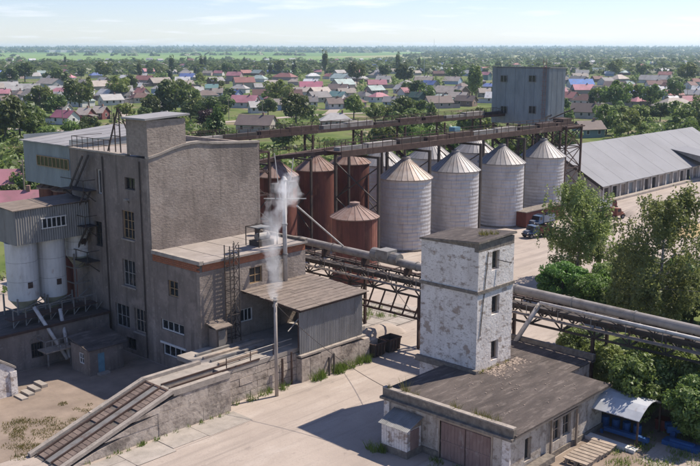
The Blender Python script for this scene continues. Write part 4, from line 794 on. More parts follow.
# steel clutter on the trestles near the mill
cl = thing('transfer_frame', 'tangled rusty transfer frame between the mill and the red silos', 'steel frame', (74, 92, 0))
b = B()
for x in (70, 75, 79):
    for yy in (88, 94): b.bar((x, yy, 0), (x, yy, 15.0), .24)
for zz in (6, 9.5, 12.5, 15.0):
    for yy in (88, 94): b.bar((70, yy, zz), (79, yy, zz), .2)
    for x in (70, 75, 79): b.bar((x, 88, zz), (x, 94, zz), .18)
for k in range(3): b.bar((70, 88, 6 + k * 3), (75, 88, 9 + k * 3), .12).bar((79, 88, 6 + k * 3), (75, 88, 9 + k * 3), .12)
part('frame', b, RUSTSTEEL, cl); part('hopper', B().cyl((72.5, 91, 12.8), (72.5, 91, 15), .4, 8, 1.5), RUSTSTEEL, cl); part('deck', B().box(70, 88, 12.4, 79, 94, 12.5), RUSTSTEEL, cl)
# lattice frame at the row's end
lf = thing('lattice_frame', 'tall rusty lattice frame carrying the gallery end beside the farthest silo', 'steel frame', (145, 84, 0))
P4 = [(142.2, 81.2), (147.5, 81.2), (147.5, 87.0), (142.2, 87.0)]
for (x, yy) in P4: part('leg', B().bar((x, yy, 0), (x, yy, 14.9), .3), RUSTSTEEL, lf)
for k in range(4):
    z0, z1 = k * 3.55 + .3, (k + 1) * 3.55 + .3; b = B()
    for i in range(4):
        a, c = P4[i], P4[(i + 1) % 4]; b.bar((*a, z1), (*c, z1), .16).bar((*a, z0), (*c, z1), .12).bar((*c, z0), (*a, z1), .12)
    part('bracing', b, RUSTSTEEL, lf)
part('deck', B().box(141.8, 80.8, 14.55, 148, 87.4, 14.75), RUSTSTEEL, lf)
# grey tower house
th_ = thing('tower_house', 'windowed blue-grey sheet-clad tower house standing high on steel legs', 'building', (153, 95.8, 0))
QX0, QX1, QY0, QY1, QZ0, QZ1 = 150.0, 155.8, 89.7, 102.2, 14.0, 24.55
for i in range(12):
    a = QY0 + i * (QY1 - QY0) / 12; part('wall_sheet', B().sheet((QX0 - (i % 2) * .03, a, QZ0), (0, (QY1 - QY0) / 12 - .01, 0), (0, 0, QZ1 - QZ0), (-1, 0, 0), .26, .05), BLUESHEET, th_)
for i in range(6):
    a = QX0 + i * (QX1 - QX0) / 6; part('wall_sheet', B().sheet((a, QY0 - (i % 2) * .03, QZ0), ((QX1 - QX0) / 6 - .01, 0, 0), (0, 0, QZ1 - QZ0), (0, -1, 0), .26, .05), BLUESHEET, th_)
part('core', B().box(QX0 + .1, QY0 + .1, QZ0, QX1, QY1, QZ1), BLUESHEET, th_)
part('roof', B().ext([(QX0 - .2, QY0 - .2, QZ1 + .05), (QX1 + .2, QY0 - .2, QZ1 - .1), (QX1 + .2, QY1 + .2, QZ1 - .1), (QX0 - .2, QY1 + .2, QZ1 + .05)], (0, 0, .15)), GREYSHEET, th_)
for (u0, u1) in ((501.3, 507.3), (529.5, 536)):
    for (v0, v1) in ((75.5, 81.5), (106, 113)):
        y1_, y0_ = gx(u0, v0, QX0)[1], gx(u1, v0, QX0)[1]; zt, zb = gx(u0, v0, QX0)[2], gx(u0, v1, QX0)[2]
        w = part('window', B().box(QX0 - .2, y0_ - .06, zb - .06, QX0 - .08, y0_ + .02, zt + .06).box(QX0 - .2, y1_ - .02, zb - .06, QX0 - .08, y1_ + .06, zt + .06).box(QX0 - .2, y0_, zt, QX0 - .08, y1_, zt + .06).box(QX0 - .2, y0_, zb - .06, QX0 - .08, y1_, zb).box(QX0 - .19, (y0_ + y1_) / 2 - .06, zb, QX0 - .08, (y0_ + y1_) / 2 + .06, zt), GREYSTEEL, th_)
        for k in range(2): part('pane', B().box(QX0 - .16, y0_ + .03 + k * (y1_ - y0_) / 2, zb + .01, QX0 - .09, y0_ - .03 + (k + 1) * (y1_ - y0_) / 2, zt - .01), GLASS, w)
lb = B(); ly = gx(549, 90, QX0)[1] + .1
for s_ in (-.3, .3): lb.bar((QX0 - .4, ly + .7 + s_, 15.2), (QX0 - .4, ly + .7 + s_, 26.3), .07)
for k in range(30): lb.bar((QX0 - .4, ly + .4, 15.4 + k * .36), (QX0 - .4, ly + 1.0, 15.4 + k * .36), .05)
for k in range(12): lb.bar((QX0 - .4, ly + .3, 16.2 + k * .85), (QX0 - 1.0, ly + .5, 16.2 + k * .85), .05).bar((QX0 - 1.0, ly + .5, 16.2 + k * .85), (QX0 - 1.0, ly + .95, 16.2 + k * .85), .05).bar((QX0 - 1.0, ly + .95, 16.2 + k * .85), (QX0 - .4, ly + 1.1, 16.2 + k * .85), .05)
part('ladder', lb, mat('rusty_red_ladder', (0.3, 0.2, 0.18), (0.2, 0.11, 0.09), 1), th_)
for (x, yy) in ((150.3, 90), (155.4, 90), (150.3, 96), (155.4, 96), (150.3, 101.9), (155.4, 101.9)): part('leg', B().bar((x, yy, 0), (x, yy, QZ0), .38), RUSTSTEEL, th_)
b = B()
for k in range(3):
    z0, z1 = .3 + k * 4.5, 4.8 + k * 4.5
    b.bar((150.3, 90, z0), (150.3, 96, z1), .14).bar((150.3, 96, z0), (150.3, 90, z1), .14).bar((150.3, 96, z0), (150.3, 101.9, z1), .14).bar((150.3, 101.9, z0), (150.3, 96, z1), .14).bar((150.3, 90, z0), (155.4, 90, z1), .14).bar((155.4, 90, z0), (150.3, 90, z1), .14)
part('bracing', b, RUSTSTEEL, th_)
solo('boom', B().bar((149.6, 89.0, 15.3), (154.0, 86.4, 17.2), .22), DARKSTEEL, 'dark slanting boom at the foot of the tower house', 'boom')
solo('slack_pipe', B().cyl((146, 86.6, 16.3), (150, 90, 15.6), .2, 8), PIPE, 'short grey pipe from the gallery end to the tower house', 'pipe')

# ================================================================ long warehouse
wh = thing('warehouse', 'long low warehouse with a huge pale grey pitched roof', 'warehouse', (185, 90, 0))
VX0, VX1, VY0, VY1, VE, VR, VRY = 154.5, 219.0, 80.1, 102.5, 3.0, 9.4, 91.2
WHITEBAY = mat('grubby_white_wall', (0.55, 0.51, 0.47), (0.43, 0.39, 0.35), 0.6, dirt=((0.2, 0.17, 0.14), 1.0, (1, 1, 0.5), 0.55, 0.75, 0.6), rough=0.9)
bays = []; x = VX0 + 1.2
while x < VX1 - 3: bays.append((x, x + 2.2, .02, 2.5)); x += 3.35
part('wall', B().wall('y', VY0 + .5, VX0, VX1, 0, VE, .3, bays), WHITEBAY, wh)
for i, h in enumerate(bays):
    part('door', B().box(h[0], VY0 + .72, 0, h[1], VY0 + .78, 2.5), (DARKSTEEL, WOODGREY, GREYSHEET, VOIDB, BLUESHEET)[(i * 3) % 5], wh)
    part('pier', B().box(h[0] - .75, VY0 + .15, 0, h[0] - .35, VY0 + .49, VE - .1), WHITEBAY, wh)
part('end_wall', B().ext([(VX0 + .4, VY0 + .81, 0), (VX0 + .4, VY1, 0), (VX0 + .4, VY1, VE), (VX0 + .4, VRY, VR - .3), (VX0 + .4, VY0 + .81, VE)], (.3, 0, 0)).ext([(VX1 - .7, VY0 + .81, 0), (VX1 - .7, VY1, 0), (VX1 - .7, VY1, VE), (VX1 - .7, VRY, VR - .3), (VX1 - .7, VY0 + .81, VE)], (.3, 0, 0)).box(VX0, VY1 - .3, 0, VX1, VY1, VE), WHITEBAY, wh)
ns = 22
ROOFW = mat('pale_grey_roof', (0.225, 0.225, 0.24), (0.19, 0.19, 0.203), 0.12, dirt=((0.17, 0.165, 0.165), 0.35, (1, 1, 1), 0.55, 0.75, 0.5), rough=0.75, metal=0.0, rnd=0.025)
for i in range(ns):
    a, c = VX0 - .6 + i * (VX1 - VX0 + 1.2) / ns, VX0 - .6 + (i + 1) * (VX1 - VX0 + 1.2) / ns + .03; dz = .02 * (i % 2)
    part('roof_sheet', B().ext([(a, VY0 - .25, VE + dz), (c, VY0 - .25, VE + dz), (c, VRY, VR + dz), (a, VRY, VR + dz)], (0, 0, .07)), ROOFW, wh)
    part('roof_sheet', B().ext([(a, VRY + .001, VR + dz), (c, VRY + .001, VR + dz), (c, VY1 + .4, VE + dz), (a, VY1 + .4, VE + dz)], (0, 0, .07)), ROOFW, wh)
part('bargeboard', B().ext([(VX0 - .75, VY0 - .4, VE - .6), (VX0 - .75, VRY, VR - .45), (VX0 - .75, VRY, VR + .02), (VX0 - .75, VY0 - .4, VE + .05)], (.14, 0, 0)).ext([(VX0 - .75, VY1 + .4, VE - .6), (VX0 - .75, VRY, VR - .45), (VX0 - .75, VRY, VR + .02), (VX0 - .75, VY1 + .4, VE + .05)], (.14, 0, 0)), DARKSTEEL, wh)
dm = gz(690, 158, 4.6); dx = 196.0
part('dormer', B().ext([(dx, 77.5, 3.4), (dx, 85.5, 6.2), (dx, 85.5, 6.35), (dx, 77.5, 4.9)], (7.5, 0, 0)), GREYSHEET, wh)
part('dormer_roof', B().ext([(dx - .4, 77.2, 4.95), (dx - .4, 86.5, 6.45), (dx + 8, 86.5, 6.45), (dx + 8, 77.2, 4.95)], (0, 0, .1)), ROOFW, wh)
part('dormer_post', B().bar((dx + .2, 77.6, 0), (dx + .2, 77.6, 3.4), .25).bar((dx + 7.2, 77.6, 0), (dx + 7.2, 77.6, 3.4), .25), RUSTSTEEL, wh)
part('loading_step', B().box(VX0 + 2, VY0 - 1.0, 0, VX1 - 6, VY0 + .1, .45), COPING, wh)
wbld = thing('white_roofed_shed', 'low shed with bright white roof beyond the end of the warehouse', 'shed', (236, 96, 0))
part('wall', B().box(228, 88, 0, 244, 104, 3.5), WHITEBAY, wbld); part('roof', B().ext([(227, 87, 3.5), (245, 87, 3.5), (245, 105, 4.6), (227, 105, 4.6)], (0, 0, .15)), WHITEPAINT, wbld)

# ================================================================ big pipe and conveyor truss behind the tower
pp = thing('overhead_pipe', 'fat grey overhead pipe running level past the back of the white tower', 'pipe', (62, 40, 0))
yy = -2.0; PZ = 8.75; i = 0
while yy < 66:
    L_ = 5.5; part('pipe_section', B().cyl((62.0, yy + .02, PZ), (62.0, min(yy + L_, 69) - .02, PZ), .4, 18), PIPE, pp, False); part('flange', B().cyl((62, yy - .06, PZ), (62, yy + .06, PZ), .47, 18), GREYSTEEL, pp)
    part('saddle', B().box(61.5, yy + 1.0, 7.75, 62.5, yy + 1.25, 8.4), RUSTSTEEL, pp); yy += L_; i += 1
part('elbow', B().cyl((62, 68.9, PZ), (55.2, 66.6, 10.4), .42, 14), DARKSTEEL, pp)
pp.location = (66.0, 40, -1.2); pp.rotation_euler = (.0195, 0, 0)
part('valve_box', B().box(61.3, 56.2, 8.9, 62.8, 57.6, 9.75).cyl((62, 57.8, 9.1), (62, 58.6, 9.1), .6, 14).cyl((62, 55.2, 9.0), (62, 56.2, 9.0), .6, 14), GREYSTEEL, pp)
tr = thing('conveyor_bridge', 'long rusty conveyor truss bridge on legs beneath the fat grey pipe', 'conveyor bridge', (62, 40, 0)); tr.location = (66.3, 40, -1.1)
yy = -2.0; i = 0
while yy < 71:
    b = B()
    for xx in (61.2, 63.2):
        b.bar((xx, yy, 7.5), (xx, yy + 3, 7.5), .16).bar((xx, yy, 6.1), (xx, yy + 3, 6.1), .16).bar((xx, yy, 6.1), (xx, yy, 7.5), .12).bar((xx, yy, 6.1), (xx, yy + 1.5, 7.5), .1).bar((xx, yy + 1.5, 7.5), (xx, yy + 3, 6.1), .1)
    b.bar((61.2, yy, 6.1), (63.2, yy, 6.1), .12).bar((61.2, yy, 7.5), (63.2, yy, 7.5), .12)
    part('truss_panel', b, DARKSTEEL, tr)
    part('belt_cover', B().box(61.6, yy + .02, 7.0, 62.9, yy + 2.98, 7.35), DARKSTEEL, tr)
    part('walkway', B().box(60.5, yy + .02, 6.9, 61.1, yy + 2.98, 6.97), WOODGREY, tr)
    part('hand_rail', B().bar((60.5, yy, 7.0), (60.5, yy, 8.0), .05).bar((60.5, yy, 8.0), (60.5, yy + 3, 8.0), .05), GREYSTEEL, tr)
    if i % 3 == 0:
        b = B()
        for xx in (61.0, 63.4): b.bar((xx, yy, 0), (xx, yy, 6.1), .24)
        b.bar((61, yy, 1), (63.4, yy, 5.5), .12).bar((63.4, yy, 1), (61, yy, 5.5), .12); part('leg_frame', b, RUSTSTEEL, tr)
    part('cable_tray', B().box(63.4, yy + .02, 7.55, 63.75, yy + 2.98, 7.65).bar((63.3, yy + .4, 6.4), (63.6, yy + .4, 7.55), .08), RUSTSTEEL, tr); part('roller_frame', B().bar((61.3, yy + 1, 7.5), (61.3, yy + 1, 8.1), .08).bar((63.1, yy + 1, 7.5), (63.1, yy + 1, 8.1), .08).bar((61.3, yy + 1, 8.1), (63.1, yy + 1, 8.1), .08).bar((61.3, yy + 1, 7.5), (61.3, yy + 2.6, 8.1), .06), RUSTSTEEL, tr)
    if yy > 42:   # deeper rusty truss near the mill
        b = B()
        for k in range(2): b.bar((61.4, yy + k * 1.5, 6.1), (61.4, yy + .9 + k * 1.5, 3.9), .12)
        b.bar((61.4, yy, 3.9), (61.4, yy + 3, 3.9), .18).bar((63, yy, 3.9), (63, yy + 3, 3.9), .18); part('lower_truss', b, RUSTSTEEL, tr)
    yy += 3; i += 1
strut = solo('white_strut', B().cyl(tuple(gz(515, 342, 3.62)), tuple(gx(540, 303.5, 65.3)), .2, 10), POLEW, 'white slanting pipe strut leaning against the overhead pipe beside the tower', 'strut', smooth=True)
thin = solo('thin_pipe', B().cyl(tuple(gx(540, 303, 65.0)), tuple(gx(730, 346.5, 65.0)), .16, 8), POLEW, 'thin pale pipe running under the fat grey pipe right of the tower', 'pipe', smooth=True)

# wires
def wire(p, q, sag, label):
    p, q = Vector(p), Vector(q); b = B(); n_ = 14; pts = [p.lerp(q, t / n_) - Vector((0, 0, sag * 4 * (t / n_) * (1 - t / n_))) for t in range(n_ + 1)]
    for i in range(n_): b.cyl(pts[i], pts[i + 1], .022, 5)
    return solo('overhead_wire', b, DARKSTEEL, label, 'wire')
wire((47.9, 52.9, 7.9), (47.7, 40.6, 3.9), .6, 'thin wire sagging from the mast down to the workshop corner')
wire((66, 58, 7.9), (55.3, 43.6, 6.5), .5, 'thin wire from the overhead pipe to the white tower')

# ================================================================ yard things
for i, (u_, v_, l_) in enumerate(((379, 356.5, 'nearer rusty waste dumpster beside the end of the canopy footing'), (394, 351.5, 'farther rusty waste dumpster beside the end of the canopy footing'))):
    q = gz(u_, v_); d = thing('dumpster', l_, 'dumpster', (q[0], q[1], 0), 'dumpsters by the canopy'); x, y = q[0], q[1]
    part('body', B().ext([(x - .7, y - .1, .15), (x + .7, y - .1, .15), (x + .8, y - .2, 1.3), (x - .8, y - .2, 1.3)], (0, .1, 0)).ext([(x - .7, y + 1.0, .15), (x + .7, y + 1.0, .15), (x + .8, y + 1.1, 1.3), (x - .8, y + 1.1, 1.3)], (0, .1, 0)).box(x - .78, y - .1, .15, x - .7, y + 1.1, 1.3).box(x + .7, y - .1, .15, x + .78, y + 1.1, 1.3).box(x - .7, y, .12, x + .7, y + 1, .2), DARKSTEEL, d)
    for k in (-.45, 0, .45): part('rib', B().box(x + k - .05, y - .26, .2, x + k + .05, y - .1, 1.25), RUSTSTEEL, d)
    part('rim', B().box(x - .85, y - .26, 1.25, x + .85, y - .12, 1.36).box(x - .85, y + 1.1, 1.25, x + .85, y + 1.22, 1.36).box(x - .88, y - .2, 1.25, x - .76, y + 1.2, 1.36).box(x + .76, y - .2, 1.25, x + .88, y + 1.2, 1.36), RUSTSTEEL, d)
    for k in (-.5, .5): part('foot', B().box(x + k - .1, y + .1, 0.02, x + k + .1, y + .9, .15), RUSTSTEEL, d)
q = gz(388, 343); b = B(); pts = []
NX, NY = 16, 8
for j in range(NY):
    for i in range(NX):
        a, c = i / (NX - 1) * 2 - 1, j / (NY - 1) * 2 - 1; h = max(0, (1 - a * a) * (1 - c * c)) ** .6 * 1.2 + random.uniform(-.06, .06); pts.append((q[0] + .5 + a * 3.6, q[1] + 2.0 + c * 1.2, max(.0, h)))
b.add(pts, [(j * NX + i, j * NX + i + 1, (j + 1) * NX + i + 1, (j + 1) * NX + i) for j in range(NY - 1) for i in range(NX - 1)])
o = solo('sand_heap', b, YARD, 'low heap of pale sand and rubble behind the dumpsters', 'heap', smooth=True)
cb = thing('concrete_pier', 'low concrete pier with pipes beside the dumpsters', 'pier', (60.5, 55.5, 0))
part('block', B().box(60.25, 53.9, 0, 61.6, 56.2, 1.5), BLOCK, cb); part('pipe', B().cyl((60.3, 54.2, 1.65), (62.6, 55.4, 1.7), .12, 8), GREYSTEEL, cb); part('pipe', B().cyl((60.3, 55.0, 1.65), (62.6, 56.2, 1.7), .12, 8), GREYSTEEL, cb)

def truck(label, loc, rz_, cabm, bedm, L_=6.2, boxh=1.0, hood=True):
    t = thing('truck', label, 'truck', loc, 'vehicles parked in the yard', rz_); t.scale = (.78,) * 3; W = 1.15; k = dict(local=True)
    part('chassis', B().box(-L_ / 2, -.5, .65, L_ / 2, .5, .9), DARKSTEEL, t, **k)
    c0 = L_ / 2 - (2.4 if hood else 1.6)
    cab = part('cab', B().ext([(c0, -W, .8), (c0 + 1.5, -W, .8), (c0 + 1.5, -W, 1.55), (c0 + 1.2, -W, 2.35), (c0 + .1, -W, 2.4), (c0, -W, 2.3)], (0, 2 * W, 0)), cabm, t, **k)
    part('windscreen', B().ext([(c0 + 1.515, -W + .12, 1.6), (c0 + 1.515, W - .12, 1.6), (c0 + 1.245, W - .12, 2.3), (c0 + 1.245, -W + .12, 2.3)], (.02, 0, 0)), GLASS, cab, **k)
    for s_ in (-1, 1): part('side_window', B().box(c0 + .35, s_ * (W + .005) - .01, 1.6, c0 + 1.1, s_ * (W + .005) + .01, 2.2), GLASS, cab, **k)
    if hood:
        hb = part('hood', B().ext([(c0 + 1.5, -.6, .8), (c0 + 2.5, -.6, .8), (c0 + 2.5, -.6, 1.45), (c0 + 1.5, -.6, 1.6)], (0, 1.2, 0)), cabm, t, **k)
        part('fender', B().box(c0 + 1.45, -W, .95, c0 + 2.35, -.6, 1.2), cabm, t, **k); part('fender', B().box(c0 + 1.45, .6, .95, c0 + 2.35, W, 1.2), cabm, t, **k)
    part('bumper', B().box(L_ / 2 + .02, -W, .6, L_ / 2 + .2, W, .85), DARKSTEEL, t, **k)
    for s_ in (-.8, .8): part('headlight', B().cyl((L_ / 2 + .1, s_, 1.05), (L_ / 2 + .2, s_, 1.05), .13, 10), WHITEPAINT, t, **k)
    x0, x1 = -L_ / 2, c0 - .15
    part('bed', B().box(x0, -W - .05, .95, x1, W + .05, 1.1).box(x0, -W - .05, 1.1, x1, -W + .02, 1.1 + boxh).box(x0, W - .02, 1.1, x1, W + .05, 1.1 + boxh).box(x0, -W + .02, 1.1, x0 + .07, W - .02, 1.1 + boxh).box(x1 - .07, -W + .02, 1.1, x1, W - .02, 1.1 + boxh + .2), bedm, t, **k)
    for xx in (x0 + .9, x0 + 2.0, L_ / 2 - (.55 if hood else .8)):
        for s_ in (-1, 1):
            w = part('wheel', B().cyl((xx, s_ * (W - .28), .5), (xx, s_ * (W + .02), .5), .5, 16), TYRE, t, **k); part('rim', B().cyl((xx, s_ * (W - .2), .5), (xx, s_ * (W + .04), .5), .26, 12), GREYSTEEL, w, **k)
    return t
DUSTBLUE = mat('dusty_blue_paint', (0.06, 0.11, 0.2), (0.045, 0.08, 0.15), 1, dirt=((.22, .19, .17), 1.2, (1, 1, 1), .48, .7, .6), rough=.7)
def at(u, v): q = gz(u, v); return (q[0], q[1], .03)
truck('blue-cabbed truck parked in front of the rust-red container', at(541, 226), R(175), DUSTBLUE, mat('blue_grey_tarp', (0.2, 0.22, 0.26), (0.14, 0.16, 0.2), 1), 6.4, 1.3)
truck('flatbed truck with a red load bed nearest the bright green bush', at(538, 237), R(160), DUSTBLUE, REDP, 6.0, .7)
truck('orange truck parked by the warehouse corner', at(611, 219), R(-20), ORANGEP, BRICKRED, 5.6, .9)
truck('red truck with white bed behind the orange one', at(604, 210.5), R(-15), REDP, WHITEPAINT, 6.0, 1.2, False)
ct = thing('freight_container', 'long rust-red steel container behind the blue truck', 'container', (132, 78.4, 0)); q0 = gz(521, 231); q1 = gz(563, 226)
CXa, CYa = 123.5, 77.0
for i in range(12): part('side_panel', B().sheet((CXa + i * 1.0, CYa, .2), (1.0, 0, 0), (0, 0, 2.3), (0, -1, 0), .33, .06), BRICKRED, ct)
part('body', B().box(CXa, CYa + .06, .15, CXa + 12, CYa + 2.4, 2.5), BRICKRED, ct); part('top', B().box(CXa - .05, CYa - .08, 2.5, CXa + 12.05, CYa + 2.45, 2.62), BARECONC, ct)
for i in range(3): part('end_panel', B().sheet((CXa - .01, CYa + .05 + i * .78, .2), (0, .78, 0), (0, 0, 2.3), (-1, 0, 0), .26, .05), BRICKRED, ct)
gp = at(687, 222); ps = thing('gate_post', 'dark thick post standing in the open yard before the warehouse', 'post', gp)
part('shaft', B().cyl(gp, (gp[0], gp[1], 5.0), .32, 10, .27), DARKSTEEL, ps); part('cap', B().cyl((gp[0], gp[1], 5.0), (gp[0], gp[1], 5.5), .5, 10, .35), DARKSTEEL, ps)
for (u_, v_, l_, m_) in ((694, 232, 'yellow sand pile at the right edge of the yard', YELLOWP), (640, 213, 'long pale sand heap in front of the warehouse', YARD)):
    q = gz(u_, v_); b = B(); pts = []
    for j in range(7):
        for i in range(12):
            a, c = i / 11 * 2 - 1, j / 6 * 2 - 1; pts.append((q[0] + a * 5.5, q[1] + c * 2.0, max(0, (1 - a * a) * (1 - c * c)) ** .6 * 1.1 + random.uniform(0, .08)))
    b.add(pts, [(j * 12 + i, j * 12 + i + 1, (j + 1) * 12 + i + 1, (j + 1) * 12 + i) for j in range(6) for i in range(11)]); solo('sand_pile', b, m_, l_, 'heap', smooth=True)

# lower right: barrel-roofed lean-to with blue scrap
ac = thing('barrel_canopy', 'curved pale sheet-roofed lean-to over blue scrap beside the workshop', 'canopy', (60.5, 29, 0))
Bx0, Bx1, By0, By1 = 58.6, 62.6, 26.6, 31.3; na = 6
for j in range(4):
    ya, yb = By0 + j * (By1 - By0) / 4, By0 + (j + 1) * (By1 - By0) / 4 + .04; pts = []
    for i in range(na + 1):
        t = i / na; pts.append((Bx0 + (Bx1 - Bx0) * t, 2.05 + 1.15 * math.sin(math.pi * (.08 + .8 * t)) - .3 + (j % 2) * .012))
    b = B()
    for i in range(na):
        (xa, za), (xb, zb) = pts[i], pts[i + 1]; b.ext([(xa, ya, za), (xb, ya, zb), (xb, yb, zb), (xa, yb, za)], (0, 0, .05))
    part('roof_sheet', b, mat('pale_blue_sheet', (0.5, 0.51, 0.53), (0.4, 0.41, 0.43), 0.8, dirt=((0.25, 0.17, 0.12), 1.2, (1, 1, 1), 0.58, 0.72, 0.7), rough=0.5, rnd=.05), ac)
for (x, yy, zt) in ((58.75, 26.75, 1.95), (62.4, 26.75, 2.2), (58.75, 31.1, 1.95), (62.4, 31.1, 2.2)): part('post', B().bar((x, yy, 0), (x, yy, zt), .12), RUSTSTEEL, ac)
part('back_wall', B().box(58.6, 31.35, 0, 62.6, 31.5, 2.2), BARECONC, ac)
for i in range(4):
    yy = 27.6 + i * .85; solo('blue_drum', B().cyl((60.6, yy, .0), (60.6, yy, .9), .3, 14).cyl((60.6, yy, .3), (60.6, yy, .34), .32, 14).cyl((60.6, yy, .6), (60.6, yy, .64), .32, 14), BLUE, ('front', 'second', 'third', 'rearmost')[i] + ' blue steel drum in the row under the curved lean-to', 'drum', 'blue drums under the lean-to')
solo('blue_beam', B().box(59.3, 26.2, .3, 59.65, 29.6, .6).box(59.3, 26.4, 0.03, 59.45, 26.6, .33).box(59.3, 29.7, 0.03, 59.45, 29.9, .35), BLUE, 'long blue steel box beam lying in front of the lean-to', 'beam')
solo('machine_skeleton', B().bar((61.8, 25.9, .7), (63.4, 24.0, .75), .3, .5).bar((62.4, 26.3, .7), (64, 24.4, .75), .3, .5).box(61.9, 25.3, 0.03, 62.3, 25.7, .6), BLUE, 'blue machine frame lying right of the lean-to', 'frame')
q = gz(672, 448); solo('blue_trough', B().box(q[0], q[1] - 1.8, .03, q[0] + .9, q[1] + .8, .4).box(q[0] + .2, q[1] - 1.4, .4, q[0] + .6, q[1] + .3, .55), BLUE, 'low blue trough on the ground at the right edge', 'trough')
solo('red_crate', B().box(62.7, 26.4, .03, 63.6, 27.2, .8).box(62.65, 26.35, .8, 63.65, 27.25, .88), REDP, 'small red crate behind the blue frame', 'crate')
wp = thing('fallen_board', 'long white board lying on the ground below the lean-to', 'board', (57.9, 28.2, 0)); part('board', B().ext([(57.6, 30.6, .18), (58.4, 30.6, .22), (58.4, 26.4, .1), (57.6, 26.4, .08)], (0, 0, .06)), WHITEPAINT, wp); part('edge', B().box(57.55, 26.35, .03, 57.62, 30.6, .3), WHITEPAINT, wp)
pl = thing('timber_pallet', 'slatted timber pallet leaning by the workshop side wall', 'pallet', (55.2, 28.5, 0))
for i in range(9): part('slat', B().box(52.9 + i * .5, 27.5 + random.uniform(-.08, .08), .42 + random.uniform(0, .02), 53.3 + i * .5, 29.3 + random.uniform(-.08, .08), .48), WOODGREY, pl)
for yy in (27.7, 28.4, 29.1): part('bearer', B().box(52.9, yy - .06, .03, 57.2, yy + .06, .42), WOODGREY, pl)
struct('verge', B().ext([(52, 20, .03), (72, 20, .03), (72, 33, .03), (60.3, 33, .03), (60.3, 30.1, .03), (52, 30.1, .03)], (0, 0, .012)), DIRT)
struct('path', B().ext([(54.5, 20, .05), (62, 20, .05), (64, 22.6, .05), (60.5, 26.0, .05), (57, 25.6, .05)], (0, 0, .012)), YARD)

# ================================================================ vegetation
def quads_mesh(name, P, Nn, S, m, asp=1.6):
    P = np.asarray(P); n_ = len(P); Nn = Nn / (np.linalg.norm(Nn, axis=1, keepdims=True) + 1e-6)
    T = np.cross(Nn, rng.normal(size=(n_, 3))); T /= np.linalg.norm(T, axis=1, keepdims=True) + 1e-6; Bt = np.cross(Nn, T); S = np.asarray(S)[:, None]
    V = np.empty((n_, 4, 3)); V[:, 0] = P - T * S * asp * .5; V[:, 1] = P + Bt * S * .42; V[:, 2] = P + T * S * asp * .5; V[:, 3] = P - Bt * S * .42
    me = bpy.data.meshes.new(name); me.vertices.add(n_ * 4); me.vertices.foreach_set('co', V.reshape(-1)); me.loops.add(n_ * 4); me.loops.foreach_set('vertex_index', np.arange(n_ * 4, dtype=np.int32))
    me.polygons.add(n_); me.polygons.foreach_set('loop_start', np.arange(0, n_ * 4, 4, dtype=np.int32)); me.polygons.foreach_set('loop_total', np.full(n_, 4, dtype=np.int32)); me.materials.append(m); me.update(); me.validate(); return me
def unit(n_): v = rng.normal(size=(n_, 3)); return v / np.linalg.norm(v, axis=1, keepdims=True)
def crown_pts(n_, rx, ry, rz_, zc, K, cr=.33, taper=0.0, low=-.75):
    d = unit(K); d[:, 2] = np.clip(d[:, 2], low, 1); rad = rng.uniform(.35, 1, K) ** .5; C = d * rad[:, None] * np.array([rx, ry, rz_]) * (1 - cr * .55)
    if taper: f_ = 1 - taper * (C[:, 2] / rz_ + .3); C[:, 0] *= f_; C[:, 1] *= f_
    k = rng.integers(0, K, n_); cs = rng.uniform(.65, 1.25, K); dd = unit(n_); rr = rng.uniform(.55, 1.08, n_) ** .6
    P = C[k] + dd * rr[:, None] * (cs[k][:, None] * cr) * np.array([rx, ry, rz_ * .8]); N_ = dd + rng.normal(size=(n_, 3)) * .5 + np.array([0, 0, .45])
    P[:, 2] += zc; return P, N_
def trunk_b(h, r, limbs=4, spread=1.0):
    b = B(); b.cyl((0, 0, -.1), (r * .3, r * .2, h * .5), r, 8, r * .7, False); b.cyl((r * .3, r * .2, h * .5), (0, 0, h * .92), r * .7, 8, r * .2)
    for i in range(limbs):
        a = i * 2.4 + .5; z0 = h * (.32 + .12 * i); b.cyl((0, 0, z0), (math.cos(a) * spread, math.sin(a) * spread, z0 + h * .28), r * .4, 6, r * .12)
    return b
def proto(kind, n_, H, rx, m, K, leaf, zfrac=.58, cr=.34, bark=None, taper=0.0, rzf=.44):
    P, N_ = crown_pts(n_, rx, rx * rng.uniform(.85, 1.1), H * rzf, H * zfrac, K, cr, taper); S = rng.uniform(.7, 1.3, n_) * leaf
    return (quads_mesh('crown', P, N_, S, m), trunk_b(H * .85, H * .022 + .05, 4, rx * .55).mesh('trunk', bark or BARK), H)
PR = {'round': [proto('r', 1500, 9, 4.2, LEAF, 26, .62), proto('r', 1500, 8, 4.0, LEAFD, 24, .62), proto('r', 1300, 7, 3.4, LEAFL, 20, .6), proto('r', 1500, 10, 4.4, LEAFD, 30, .62), proto('r', 1400, 8.5, 3.6, LEAF, 20, .6, cr=.4)],
      'tall': [proto('t', 1100, 15, 2.2, LEAFD, 26, .6, .55, .4, rzf=.46), proto('t', 1100, 13, 2.6, LEAF, 24, .6, .55, .4, taper=.3)],
      'fir': [proto('f', 1100, 13, 2.6, CONIF, 34, .55, .52, .3, taper=.75, rzf=.5)],
      'bush': [proto('b', 700, 3.2, 2.4, LEAFL, 14, .45, .5, .45, rzf=.5), proto('b', 700, 3.6, 2.6, LEAF, 14, .45, .5, .45, rzf=.5)]}
def place_tree(name, label, x, y, pr, s, group, cat='tree', z=0.0):
    t = thing(name, label, cat, (x, y, z), group, random.uniform(0, 6.28)); t.scale = (s * random.uniform(.9, 1.12), s * random.uniform(.9, 1.12), s)
    piece('crown', pr[0], t); piece('trunk', pr[1], t); return t

